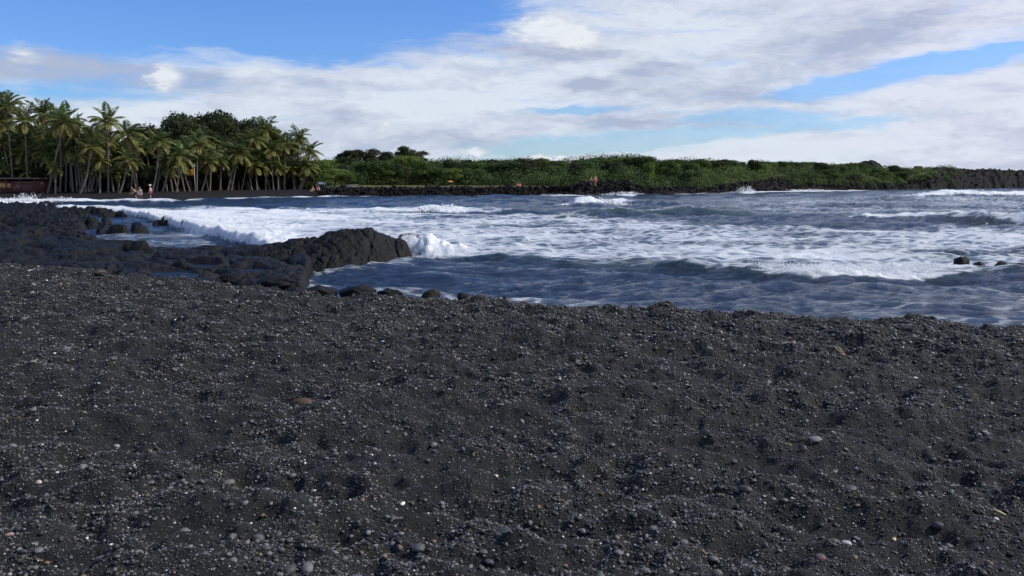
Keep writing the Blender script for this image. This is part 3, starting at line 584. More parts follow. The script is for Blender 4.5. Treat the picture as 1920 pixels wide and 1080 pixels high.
# ------------------------------------------------------------------ far shore terrain
SH = [(-900, 380), (-200, 378), (0, 378), (200, 377), (330, 376), (400, 372), (500, 369.5), (600, 368.5), (700, 368), (900, 367), (1100, 366), (1200, 366), (1350, 362), (1450, 359), (1600, 357), (1750, 355), (1920, 352.5), (2300, 349), (3000, 347)]
_ss = []; _sy = []
for a, b in SH:
    X, Y = gp(a, b); _ss.append(X / Y); _sy.append(Y)
TOPX = [-900, 0, 300, 600, 700, 800, 900, 1000, 1100, 1170, 1300, 1400, 1500, 1600, 1700, 1745, 1800, 1920, 2400]
TOPY = [330, 330, 326, 306, 303, 305, 306, 306, 308, 303, 304, 309, 311, 313, 316, 319, 324, 326, 329]
def shore_y(s): return np.interp(s, _ss, _sy)
def land_z(x, y, rough=True):
    s = x / y; px = 960 + F * 1.006 * s; ys0 = shore_y(s) + (2.2 * perlin(x * 0.12, x * 0 + 1, 101) + 0.8 * perlin(x * 0.5, x * 0 + 5, 102)) * sm(px, 560, 640); t = y - ys0
    rocky = sm(px, 575, 640); clif = sm(px, 1380, 1450); lavar = sm(px, 1700, 1760)
    zb = 0.9 * np.clip(t / 14, 0, 1) ** 0.8 + 3.2 * sm(t, 26, 50)
    ledge = np.interp(px, [600, 900, 1070, 1090, 1180, 1210, 1400], [1.0, 0.95, 1.0, 1.9, 2.0, 0.8, 0.9])
    zr = ledge * sm(t, -0.5, 3.0) + 0.65 * sm(t, 3, 20)
    crest = zat(np.interp(px, TOPX, TOPY), 1.0) - H                      # slope of the sight line to the hill top
    yt = ys0 + np.interp(px, [0, 600, 1000, 1400, 1750, 1920], [60, 75, 75, 50, 40, 22]); zt = H + crest * yt - 1.2 * (1 - lavar) - 0.0
    start = np.interp(px, [600, 800, 1000, 1250, 1420, 1700, 1800], [22, 22, 18, 8, 5, 5, 0])
    u = (t - start) / np.maximum(yt - ys0 - start, 5)
    zr = zr + (zt - 1.7) * sm(u, 0, 1.0) ** np.where(clif > 0.5, 0.55, 0.8)
    zcliff = np.interp(px, [1200, 1330, 1450, 1520, 1700, 1760, 1920], [0, 0.2, 1.4, 0.5, 0.6, 2.4, 3.0]) * sm(t, 1.5, 6) * (1 - sm(u, 0.1, 1))
    zr = zr + zcliff
    z = zb * (1 - rocky) + zr * rocky
    z = np.where(t < 0, -0.8 * sm(-t, 0, 3), z)
    if rough:
        rk = rocky * (sm(t, -2, 1) * (1 - 0.85 * sm(t, 6, 14) * (1 - lavar)))
        f1, f2, cid = voronoi(x * 0.55, y * 0.55, 105); g1, g2, gid = voronoi(x * 1.4, y * 1.4, 106)
        z = z + rk * ((cid - 0.5) * 0.45 * (0.5 + 0.7 * lavar + 0.4 * clif) + (gid - 0.5) * 0.28 * (1 + 0.4 * lavar) + 0.30 * fbm(x * 0.8, y * 0.8, 107, 4, 0.6) * (1 + lavar))
        z = z + 0.03 * fbm(x * 0.5, y * 0.5, 108, 3)
        z = z + lavar * (0.6 * fbm(x * 0.16, y * 0.12, 109, 3)) * sm(t, 6, 20)
    return z
ncol = 1500; ss = np.linspace(-0.95, 0.95, ncol); tt = np.concatenate([np.linspace(-6, 0, 10)[:-1], np.linspace(0, 26, 70)[:-1], 26 * np.exp(np.linspace(0, math.log(10), 60))])
T2, S2 = np.meshgrid(tt, ss, indexing='ij'); Y2 = shore_y(S2) + T2; X2 = S2 * Y2; Z2 = land_z(X2, Y2)
px = 960 + F * 1.006 * S2
sandm = 1 - sm(px + 12 * perlin(X2 * 0.3, Y2 * 0.3, 111), 575, 615)
grass = sm(T2, 6.5, 9) * sm(px, 590, 640) * (1 - sm(px, 1715, 1760)) + 0 * px
grass = np.where((px > 1380) & (T2 < 14), grass * sm(perlin(X2 * 0.15, Y2 * 0.1, 112), 0.0, 0.3), grass)
Z2[-1] = -3
me = mesh_np('coast', np.stack([X2, Y2, Z2], -1).reshape(-1, 3), gridfaces(len(tt), ncol), M_LAND, attrs={'sand': sandm.ravel(), 'grass': grass.ravel()})
tag(link('coast_terrain', me), kind='structure')
def lz(x, y): return float(land_z(np.array([float(x)]), np.array([float(y)]), False)[0])

# lava hump on the skyline to the right, a thing of its own
def hump():
    Y0 = 300.0; xs = np.linspace(xat(1545, Y0), xat(1665, Y0), 150); ys = np.linspace(Y0 - 14, Y0 + 14, 60)
    Yg, Xg = np.meshgrid(ys, xs, indexing='ij'); pxx = 960 + Xg * F * 1.006 / Y0
    top = np.interp(pxx, [1545, 1570, 1590, 1600, 1612, 1622, 1632, 1642, 1655], [314, 309, 308, 306.5, 307, 302.5, 304, 313, 320]); z = H + (335 - top) / F * Y0
    z = z * (1 - (np.abs(Yg - Y0) / 15) ** 2.2) + 0.5 * fbm(Xg * 0.5, Yg * 0.5, 120, 4, 0.6); z = np.maximum(z, 0)
    z[0] = z[-1] = 0; z[:, 0] = z[:, -1] = 0
    return mesh_np('lava_hump', np.stack([Xg, Yg, z], -1).reshape(-1, 3), gridfaces(len(ys), len(xs)), M_LAVAF)
tag(link('lava_hump', hump()), 'rugged black lava hump on the skyline above the green scrub at right', 'rock')
# spatter and rubble over the far lava: stuff
def rubble():
    v0, f0 = ico(1); parts_v = []; parts_f = []; off = 0
    spots = []
    for _ in range(14000):
        pxr = rng.uniform(600, 2150); s = (pxr - 960) / F; lav = pxr > 1740
        t = rng.uniform(0, 45 if lav else (7 if pxr < 1400 else 9)); Y = shore_y(s) + t; spots.append((s * Y, Y, (0.06 + 0.26 * rng.random() ** 2) * (1.1 if lav else 1)))
    spots = np.array(spots); z = land_z(spots[:, 0], spots[:, 1])
    n = len(spots); sc = spots[:, 2][:, None, None] * (0.6 + 0.8 * rng.random((n, 1, 3))) * np.array([1, 1, 0.75])
    v = v0[None] * (1 + 0.25 * rng.normal(size=(n, len(v0), 1))).clip(0.5, 1.6) * sc + np.stack([spots[:, 0], spots[:, 1], z + 0.1], -1)[:, None, :]
    f = (f0[None] + (np.arange(n) * len(v0))[:, None, None]).reshape(-1, 3)
    return mesh_np('lava_rubble', v.reshape(-1, 3), f, M_LAVAF, smooth=False)
tag(link('lava_rubble', rubble()), 'jagged dark lava rubble heaped along the far shore', 'rubble', kind='stuff')

# ------------------------------------------------------------------ foliage
def leafquads(p, nrm, size, rngl, asp=0.55):
    n = len(p); a = rngl.normal(size=(n, 3)); t = np.cross(nrm, a); t /= np.linalg.norm(t, axis=1)[:, None] + 1e-9; b = np.cross(nrm, t)
    s = size[:, None]; v = np.stack([p - t * s, p - b * s * asp, p + t * s, p + b * s * asp], 1).reshape(-1, 3)
    return v, np.arange(n * 4).reshape(-1, 4)
def crown(seed, R_, hz, nlobe, nleaf, lsize, colA, colB, flat=1.0, name='crown'):
    r = np.random.default_rng(seed); P = []; N = []; Cc = []
    lob = []
    for i in range(nlobe):
        th = r.random() * 6.283; q = math.sqrt(r.random()) * 0.72; zz = r.uniform(-0.45, 0.75)
        q *= math.sqrt(max(0.1, 1 - zz * zz * 0.9)); lob.append((q * math.cos(th) * R_, q * math.sin(th) * R_, zz * hz, r.uniform(0.28, 0.46) * R_, r.random()))
    for (cx, cy, cz, lr, tone) in lob:
        n = nleaf // nlobe; d = r.normal(size=(n, 3)); d /= np.linalg.norm(d, axis=1)[:, None]; d[:, 2] = np.where(d[:, 2] < -0.35, -d[:, 2], d[:, 2])
        rad = lr * (1 - 0.45 * r.random(n) ** 2.0) * (1 + 0.25 * np.sin(d[:, 0] * 5 + cx * 3) * np.cos(d[:, 1] * 6 + cy))
        P.append(np.array([cx, cy, cz]) + d * rad[:, None] * np.array([1, 1, 0.72 * flat])); nn = d + 0.5 * r.normal(size=(n, 3)); N.append(nn / np.linalg.norm(nn, axis=1)[:, None])
        k = np.clip(tone * 0.7 + 0.45 * r.random(n) - 0.08, 0, 1)[:, None]; Cc.append(np.array(colA) * (1 - k) + np.array(colB) * k)
    P = np.concatenate(P); N = np.concatenate(N); Cc = np.concatenate(Cc)
    v, f = leafquads(P, N, lsize * (0.6 + 0.8 * r.random(len(P))), r); v[:, 2] += 0
    return mesh_np(name, v, f, M_LEAF, smooth=False, colors={'col': np.repeat(Cc, 4, 0)}), lob
def trunk_mesh(lob, base_h, r0, seed, zc):
    r = np.random.default_rng(seed); parts = []
    top = np.array([r.normal(0, 0.2), r.normal(0, 0.2), zc * 0.75]); n = 6
    pts = [np.array([0, 0, -0.3]) * (1 - i / n) + top * (i / n) + np.array([r.normal(0, .08), r.normal(0, .08), 0]) for i in range(n + 1)]
    parts.append(tube_q(pts, [r0 * (1 - 0.5 * i / n) for i in range(n + 1)], 8))
    for (cx, cy, cz, lr, _) in lob[:9]:
        st = pts[3] if r.random() < 0.5 else pts[5]; e = np.array([cx, cy, zc + cz]); mid = (st + e) / 2 + r.normal(0, 0.2, 3)
        parts.append(tube_q([st, mid, e], [r0 * 0.42, r0 * 0.28, r0 * 0.1], 5))
    return mesh_np('trunk', *merge(parts), M_BARK)
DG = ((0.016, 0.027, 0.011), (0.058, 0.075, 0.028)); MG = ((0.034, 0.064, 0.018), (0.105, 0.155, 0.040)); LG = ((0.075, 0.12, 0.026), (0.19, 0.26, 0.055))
TV = {}
for key, colr in (('dark', DG), ('mid', MG), ('light', LG)):
    for k in range(3):
        cm, lob = crown(200 + k + ord(key[0]), 1.0 * 4, 2.4, 16, 7000, 0.17, *colr); TV[key, k] = (cm, trunk_mesh(lob, 0, 0.28, 7 + k, 5.0))
def tree(px, ytop_px, Y, wpx, kind, label, group=None, k=None, name='broadleaf_tree', hang=1.0):
    X = xat(px, Y); z0 = lz(X, Y); ztop = zat(ytop_px, Y); hgt = max(ztop - z0, 1.5); Rr = wpx / F * Y / 2
    cm, tm = TV[kind, (k if k is not None else random.randrange(3))]
    root = link(name, None, loc=(X, Y, z0), rot=(0, 0, random.uniform(0, 6.28))); root.empty_display_size = 0.5; tag(root, label, 'tree', group)
    # the crown mesh is 4 m in radius, reaches 3.1 above and 2.0 below its middle
    vs = hgt / 8.1
    sx = Rr / 4.0
    link('trunk', tm, root, scale=(sx * .8, sx * .8, vs * 1.0)); link('crown', cm, root, loc=(0, 0, 5.0 * vs), scale=(sx, sx, vs * 1.25 * hang))
    return root
# palms ---------------------------------------------------------------
def frond(L, up, az, droop, r, colr):
    L = L * 1.12; n = 9; pts = []; p = np.array([0, 0, 0.0]); ang = up; ca, sa = math.cos(az), math.sin(az)
    for i in range(n + 1):
        pts.append(p.copy()); st = L / n; p = p + st * np.array([math.cos(ang) * ca, math.cos(ang) * sa, math.sin(ang)]); ang -= droop / n * (0.5 + 1.1 * i / n)
    pts = np.array(pts); side0 = np.array([-sa, ca, 0]); V = []; Fq = []; off = 0; cols_ = []
    m = 30; u = np.linspace(0.10, 1.0, m); P = np.stack([np.interp(u * n, np.arange(n + 1), pts[:, k]) for k in range(3)], -1)
    tg = np.gradient(P, axis=0); tg /= np.linalg.norm(tg, axis=1)[:, None]
    ll = L * 0.235 * np.sin(np.clip(u * 0.93 + 0.10, 0, 1) * math.pi) ** 0.55 + 0.05
    for sgn in (-1, 1):
        d = sgn * side0 * 0.85 + tg * 0.5 + np.array([0, 0, -0.36]) * (0.5 + r.random()) + r.normal(0, 0.10, (m, 3)); d /= np.linalg.norm(d, axis=1)[:, None]
        wdt = 0.066 * (0.8 + 0.4 * r.random(m)); tip = P + d * ll[:, None] + np.array([0, 0, -0.10]) * ll[:, None]
        mid = P + d * ll[:, None] * 0.5; ex = tg * wdt[:, None]
        v = np.stack([P - ex * 0.6, mid - ex, tip, mid + ex], 1).reshape(-1, 3); V.append(v); Fq.append(np.arange(m * 4).reshape(-1, 4) + off); off += m * 4
        cc = np.array(colr) * (0.75 + 0.5 * r.random((m, 1))); cols_.append(np.repeat(cc, 4, 0))
    tv, tf = tube_q(pts, [0.035 * (1 - 0.8 * i / n) for i in range(n + 1)], 4); V.append(tv); Fq.append(tf + off); cols_.append(np.tile(np.array([[0.13, 0.13, 0.05]]), (len(tv), 1)))
    return np.concatenate(V), np.concatenate(Fq), np.concatenate(cols_)
def palm_crown(seed, L=2.6):
    r = np.random.default_rng(seed); V = []; Fq = []; Cc = []; off = 0; nf = 24
    for i in range(nf):
        k = i / nf; up = R(84 - 135 * k + r.normal(0, 7)); azm = i * 2.39996 + r.normal(0, 0.25)
        g = np.array([0.105, 0.155, 0.050]) * (1 - k) + np.array([0.32, 0.30, 0.095]) * k ** 1.3
        if k > 0.9: g = np.array([0.15, 0.11, 0.05])
        # trade wind blowing from the right combs the fronds to the left
        up2 = up; v, f, c = frond(L * r.uniform(0.82, 1.12) * (1 if k < 0.85 else 0.85), up2, azm, R(55 + 50 * r.random()) * (1 if k < .8 else .6), r, g)
        V.append(v); Fq.append(f + off); off += len(v); Cc.append(c)
    for i in range(7):                                          # coconuts close under the crown
        a = i * 0.9; sv, sf = ico(1); sv = sv * 0.12 + np.array([0.2 * math.cos(a), 0.2 * math.sin(a), -0.18]); q = np.concatenate([sf, sf[:, -1:]], 1); V.append(sv); Fq.append(q + off); off += len(sv); Cc.append(np.tile(np.array([[0.10, 0.09, 0.03]]), (len(sv), 1)))
    return mesh_np('crown', np.concatenate(V), np.concatenate(Fq), M_PALM, smooth=False, colors={'col': np.concatenate(Cc)})
PC = [palm_crown(400 + i) for i in range(7)]
def palm(bpx, Y, cpx, cpy, rad_px, label, group='coconut palms along the black beach', k=None):
    Y = float(shore_y((bpx - 960) / F)) + 13.5 + (Y - 112) * 0.9 + (5.5 if bpx < 86 else 0)
    X0 = xat(bpx, Y); z0 = lz(X0, Y); X1 = xat(cpx, Y); z1 = zat(cpy, Y); hh = z1 - z0
    root = link('coconut_palm', None, loc=(X0, Y, z0)); root.empty_display_size = 0.5; tag(root, label, 'palm', group)
    dx_ = X1 - X0; dyy = random.uniform(-0.6, 0.6); b = random.uniform(0.1, 0.35) * (1 if random.random() < .7 else -0.6); n = 12; pts = []
    for i in range(n + 1):
        q = i / n; s = q ** 0.85; pts.append((dx_ * s + b * dx_ * 0.5 * math.sin(math.pi * q), dyy * s, -0.3 + (hh + 0.3) * q))
    rr = [0.22 if i == 0 else 0.145 - 0.05 * i / n for i in range(n + 1)]
    link('trunk', mesh_np('trunk', *tube(pts, rr, 8), M_TRUNK), root)
    s = rad_px / F * Y / 2.5
    link('crown', PC[k if k is not None else random.randrange(7)], root, loc=(dx_, dyy, hh), rot=(random.uniform(-.12, .12), -0.10 + random.uniform(-.1, .1), random.uniform(0, 6.28)), scale=(s, s, s))
PL = [  # base px, distance, crown px, crown py, radius px, label
    (27, 112, 30, 200, 36, 'tallest palm above the brown shelter, its crown highest at far left'),
    (54, 111, 62, 226, 32, 'straight palm just right of the tallest far left palm'),
    (74, 113, 93, 212, 32, 'palm leaning right with a dense crown, third tall one from the left'),
    (88, 110, 131, 228, 34, 'long slanting palm whose foot stands at the right end of the brown shelter'),
    (-8, 112, 2, 218, 34, 'palm cut by the left edge of the photo'),
    (203, 111, 213, 228, 32, 'slender tall palm standing alone above its neighbours left of the forest hump'),
    (257, 112, 250, 252, 31, 'full headed palm right of the slender tall one'),
    (148, 109, 173, 276, 28, 'palm with a strongly curved foot on the sand right of the brown shelter'),
    (187, 110, 190, 300, 22, 'short palm with yellowish fronds between the curved palm and the slender tall one'),
    (222, 110, 240, 300, 26, 'leaning palm with a low yellow green crown under the full headed palm'),
    (284, 111, 301, 266, 30, 'palm leaning right behind the person in the white hat'),
    (498, 116, 503, 242, 30, 'tall palm with raised fronds at the right end of the forest hump'),
    (526, 117, 524, 262, 22, 'ragged palm squeezed between two taller ones at the right end of the grove'),
    (534, 115, 539, 272, 27, 'bushy palm with hanging dead fronds near the right end of the grove'),
    (549, 118, 563, 258, 25, 'slim palm second from the right end of the grove'),
    (557, 117, 584, 284, 25, 'rightmost palm of the grove, leaning right over the green bank'),
    (330, 112, 342, 292, 29, 'palm with pale yellow fronds left of the orange flag'),
    (369, 113, 376, 272, 30, 'palm directly right of the orange flag'),
    (433, 113, 452, 288, 29, 'palm slanting right with crossed trunk in the middle of the grove'),
    (413, 113, 418, 304, 20, 'short palm with a small crown in the middle of the grove'),
    (499, 114, 500, 306, 28, 'palm with low broad fronds below the tall one with raised fronds'),
    (104, 109, 108, 318, 17, 'small young palm right behind the slanting trunk near the shelter'),
    (160, 112, 165, 318, 15, 'young palm with bright fronds close to the sand'),
    (452, 115, 478, 262, 28, 'palm leaning right in the upper right of the grove'),
]
for a in PL: palm(*a)
for i in range(74):
    bx = -15 + i * 7.9 + random.uniform(-4, 4); far = random.random()
    lo = 262 if bx > 260 else 255; hi = 315
    cy = random.uniform(lo, hi) if i % 2 else random.uniform(285, 322); lean = random.uniform(-14, 20)
    if bx > 520: cy = random.uniform(300, 315); 
    palm(bx, 112 + 10 * far, bx + lean, cy if far < .6 else min(cy, 282) - 4, random.uniform(18, 26), 'grey trunked coconut palm packed in among the others of the grove', 'crowded palms inside the grove')
for i in range(26):
    bx = -25 + i * 8.6 + random.uniform(-4, 4)
    palm(bx, 112 + 9 * random.random(), bx + random.uniform(-10, 20), random.uniform(222, 300) + max(0, (bx - 120)) * 0.25, random.uniform(26, 33), 'tall leafy coconut palm crowded together with others at the left end of the grove', 'crowded palms at the left end of the grove')
# forest behind the palms
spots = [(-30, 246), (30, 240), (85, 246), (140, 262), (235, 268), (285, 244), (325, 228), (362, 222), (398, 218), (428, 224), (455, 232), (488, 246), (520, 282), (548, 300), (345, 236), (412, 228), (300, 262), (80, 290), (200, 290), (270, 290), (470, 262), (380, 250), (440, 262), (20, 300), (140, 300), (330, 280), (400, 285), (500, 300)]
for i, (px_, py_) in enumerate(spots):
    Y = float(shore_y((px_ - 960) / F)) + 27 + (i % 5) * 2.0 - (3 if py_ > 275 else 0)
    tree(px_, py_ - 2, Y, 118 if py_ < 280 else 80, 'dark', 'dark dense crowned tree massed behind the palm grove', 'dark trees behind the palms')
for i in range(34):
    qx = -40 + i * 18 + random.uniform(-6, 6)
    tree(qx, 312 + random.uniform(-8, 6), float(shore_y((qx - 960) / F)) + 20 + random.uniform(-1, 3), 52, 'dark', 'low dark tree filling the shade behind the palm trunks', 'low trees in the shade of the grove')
def undergrowth():
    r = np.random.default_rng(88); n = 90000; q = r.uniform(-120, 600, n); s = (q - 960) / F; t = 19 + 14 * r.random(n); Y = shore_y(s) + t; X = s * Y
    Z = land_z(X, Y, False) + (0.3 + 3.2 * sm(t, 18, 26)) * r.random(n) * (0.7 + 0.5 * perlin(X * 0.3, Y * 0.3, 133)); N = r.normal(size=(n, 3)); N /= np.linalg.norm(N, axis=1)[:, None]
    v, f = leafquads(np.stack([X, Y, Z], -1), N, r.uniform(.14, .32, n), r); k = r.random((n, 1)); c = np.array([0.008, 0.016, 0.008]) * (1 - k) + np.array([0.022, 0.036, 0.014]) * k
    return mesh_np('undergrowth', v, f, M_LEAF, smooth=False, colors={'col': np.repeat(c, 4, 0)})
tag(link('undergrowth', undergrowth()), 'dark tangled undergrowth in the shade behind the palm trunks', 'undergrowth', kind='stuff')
# individual trees on the bank
for a in [
    (600, 302, 150, 60, 'light', 'bright green rounded tree at the foot of the rightmost palm'), (628, 318, 140, 62, 'light', 'low spreading bright green tree right of the palm grove'),
    (575, 304, 146, 60, 'mid', 'green tree behind the trunk of the rightmost palm'),
    (655, 284, 190, 60, 'dark', 'dark tree with a pointed top on the ridge, left of the ridge clump'), (690, 281, 192, 64, 'dark', 'broad dark tree in the middle of the ridge clump'), (722, 286, 190, 56, 'dark', 'dark rounded tree at the right of the ridge clump'),
    (760, 276, 196, 46, 'dark', 'tall dark windswept tree rising highest on the ridge'), (783, 285, 196, 56, 'dark', 'sloping dark crown right of the windswept ridge tree'),
    (690, 306, 160, 62, 'mid', 'medium green tree with thin trunks on the grassy strip'), (722, 306, 156, 54, 'mid', 'dark trunked green tree next to the one with thin trunks'),
    (764, 294, 160, 76, 'light', 'large pale green tree in the middle of the bank'), (740, 312, 150, 50, 'mid', 'shrubby tree in front of the large pale green one'),
    (810, 306, 158, 60, 'dark', 'dark tree casting shade right of the large pale green tree'), (850, 317, 148, 46, 'light', 'small umbrella shaped pale tree over the orange canopy'),
    (985, 299, 162, 92, 'dark', 'broad dark domed tree behind the grass strip'), (940, 305, 164, 66, 'mid', 'green tree left of the broad dark domed one'), (890, 306, 168, 66, 'mid', 'green tree between the umbrella shaped tree and the domed tree'),
    (1035, 312, 160, 50, 'mid', 'low green tree right of the broad dark domed one'), (650, 326, 140, 46, 'mid', 'low bush like tree behind the grey picnic table'), (1110, 312, 170, 64, 'mid', 'green tree above the people on the lava ledge'), (1180, 309, 178, 62, 'dark', 'dark tree right of the lava ledge')]:
    tree(*a, k=None)

rs = random.Random(5)
KL = {'dark': 'dark rounded shrub standing out of the green scrub on the bank', 'mid': 'mid green bushy shrub standing out of the scrub on the bank', 'light': 'pale yellow green shrub standing out of the scrub on the bank'}
for i in range(84):
    q = 615 + i * 13.2 + rs.uniform(-8, 8); back = rs.random(); t = np.interp(q, [600, 1000, 1250, 1420, 1480, 1700], [21, 16, 8, 9, 6, 6]) + 60 * back ** 1.5
    kd = rs.choice(['dark', 'dark', 'mid', 'mid', 'light']); Y = float(shore_y((q - 960) / F)) + t; ztop = lz(xat(q, Y), Y) + rs.uniform(2.2, 4.2) * (0.75 if q > 1450 else 1); ypx = max(335 - (ztop - H) / Y * 1507, np.interp(q, TOPX, TOPY) - 4 + rs.uniform(-2, 3))
    o = tree(q, ypx, Y, rs.uniform(34, 62) * 150 / Y, kd, KL[kd], kd + ' shrubs on the bank', name='shrub', hang=1.25); o['category'] = 'shrub'
# scrub covering the hill: ground cover, one object
def scrub():
    r = np.random.default_rng(77); P = []; N = []; Cc = []; Sz = []
    nb = 4600; px_ = r.uniform(560, 1790, nb); s = (px_ - 960) / F
    t0 = np.interp(px_, [560, 800, 1000, 1250, 1420, 1480, 1700], [20, 20, 15, 6, 7, 4, 4]); t = t0 + (100 - t0) * r.random(nb) ** 1.25; t = np.where(px_ > 1700, np.minimum(t, 44), t)
    Y = shore_y(s) + t; X = s * Y; keep = ~((px_ > 1420) & (px_ < 1480) & (t < 11) & (r.random(nb) < .7)); X, Y, px_, t = X[keep], Y[keep], px_[keep], t[keep]
    Z = land_z(X, Y, False) + 0.6 * perlin(X * 0.12, Y * 0.10, 134) - 0.3; nb = len(X)
    rad = (0.6 + 2.2 * r.random(nb) ** 1.8) * np.interp(px_, [600, 1600, 1760], [1.1, 0.95, 0.6]); patch = fbm(X * 0.06, Y * 0.03, 131, 3) * 0.55 + 0.45
    for i in range(nb):
        n = 130; d = r.normal(size=(n, 3)); d /= np.linalg.norm(d, axis=1)[:, None]; d[:, 2] = np.abs(d[:, 2]); rr = rad[i] * (0.80 + 0.2 * r.random(n)); hz = 0.95 + 0.3 * r.random()
        P.append(np.array([X[i], Y[i], Z[i] + 0.1]) + d * rr[:, None] * np.array([1.15, 1.15, hz])); nn = d + 0.38 * r.normal(size=(n, 3)); N.append(nn / np.linalg.norm(nn, axis=1)[:, None])
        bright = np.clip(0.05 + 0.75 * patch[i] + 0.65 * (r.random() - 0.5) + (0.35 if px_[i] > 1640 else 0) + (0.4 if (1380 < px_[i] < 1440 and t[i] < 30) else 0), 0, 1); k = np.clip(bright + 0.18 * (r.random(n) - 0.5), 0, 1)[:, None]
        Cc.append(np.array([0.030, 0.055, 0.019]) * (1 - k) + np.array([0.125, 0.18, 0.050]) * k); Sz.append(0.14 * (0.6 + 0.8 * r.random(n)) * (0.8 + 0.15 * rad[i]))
    P = np.concatenate(P); N = np.concatenate(N); Cc = np.concatenate(Cc); v, f = leafquads(P, N, np.concatenate(Sz), r, 0.6)
    # upright leafy shoots that break the skyline
    return mesh_np('coastal_scrub', v, f, M_LEAF, smooth=False, colors={'col': np.repeat(Cc, 4, 0)})
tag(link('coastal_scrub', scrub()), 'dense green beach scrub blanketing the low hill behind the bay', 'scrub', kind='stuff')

# ------------------------------------------------------------------ brown shelter at far left
def hut():
    Y = 113.0; x0, x1 = xat(-70, Y), xat(80, Y); zb = lz(xat(40, Y), Y) - 0.1; zt = zat(334, Y)
    mwall = mat_plain('brown_boards', (0.085, 0.035, 0.034), 0.75, 0.35, 2); mroof = mat_plain('roof_sheet', (0.10, 0.085, 0.085), 0.6, 0.25, 2); mpan = mat_plain('tan_panel', (0.55, 0.30, 0.13), 0.6, 0.15, 1); mdk = mat_plain('dark_opening', (0.02, 0.018, 0.02), 0.8, 0.2); mtrim = mat_plain('pale_trim', (0.20, 0.15, 0.15), 0.7, 0.2)
    root = link('beach_shelter', None, loc=(x1, Y, zb)); tag(root, 'long low dark brown wooden shelter with flat roof and tan panel at far left', 'shelter')
    hgt = zt - zb; L = x1 - x0
    v, f = merge([box_v(-L, -0.4, 0.0, 0.12, 0, hgt * 0.74), box_v(-0.5, -0.4, 0.12, 3.2, 0, hgt - 0.1), box_v(-L, -0.4, 3.2, 3.3, 0, hgt - 0.1), box_v(-0.55, -0.35, -0.04, -0.002, 0, hgt - .12)]); link('wall', mesh_np('wall', v, f, mwall, False), root)
    v, f = box_v(-L - .3, 0.15, -0.7, 3.8, hgt - 0.09, hgt + 0.0); rf = link('roof', mesh_np('roof', v, f, mroof, False), root)
    link('roof_edge', mesh_np('roof_edge', *box_v(-L - .3, 0.17, -0.74, -0.703, hgt - .1, hgt + .03), mtrim, False), rf)
    link('beam', mesh_np('beam', *box_v(-4.1, -0.4, -0.05, -0.003, hgt * 0.70, hgt * 0.76), mtrim, False), root)
    xp0, xp1 = xat(-40, Y) - x1, xat(22, Y) - x1
    pn = link('panel', mesh_np('panel', *box_v(xp0, xp1, -0.05, -0.004, hgt * .36, hgt * .66), mpan, False), root)
    link('frame', mesh_np('frame', *merge([box_v(xp0, xp1 + .06, -0.07, -0.003, hgt * .66 + .003, hgt * .70), box_v(xp0, xp1 + .06, -0.07, -0.003, hgt * .32, hgt * .36 - .003), box_v(xp1 + .003, xp1 + .09, -0.07, -0.003, hgt * .36, hgt * .66)]), mwall, False), pn)
    for q in (-0.6, -2.6, -4.6, -6.6): link('post', mesh_np('post', *box_v(q - .06, q + .06, -0.62, -0.5, 0, hgt - .093), mwall, False), root)
    for q in range(3): link('board', mesh_np('board', *box_v(-3.9, -1.6 + q * .3, -0.03, -0.002, hgt * (.2 + .13 * q), hgt * (.215 + .13 * q)), mtrim, False), root)
hut()

# ------------------------------------------------------------------ people (small in the photo, modelled at full size)
def skin_body(name, pts, edges, rad, mat, sub=2):
    me = bpy.data.meshes.new(name); me.from_pydata(pts, edges, []); o = bpy.data.objects.new(name, me); C.objects.link(o)
    sk = o.modifiers.new('s', 'SKIN'); o.modifiers.new('b', 'SUBSURF').levels = sub
    if not me.skin_vertices: me.skin_vertices.new()
    for i, d in enumerate(me.skin_vertices[0].data): d.radius = (rad[i], rad[i]); d.use_root = (i == 0)
    dg = bpy.context.evaluated_depsgraph_get(); m2 = bpy.data.meshes.new_from_object(o.evaluated_get(dg)); bpy.data.objects.remove(o)
    m2.materials.clear(); m2.materials.append(mat)
    for p in m2.polygons: p.use_smooth = True
    m2.name = name; return m2
SKIN = mat_plain('skin', (0.52, 0.30, 0.21), 0.6, 0.08); HAIR = mat_plain('hair', (0.03, 0.02, 0.015), 0.7, 0.2)
def ellipsoid(c, r, sub=3):
    v, f = ico(sub); return v * np.array(r) + np.array(c), f
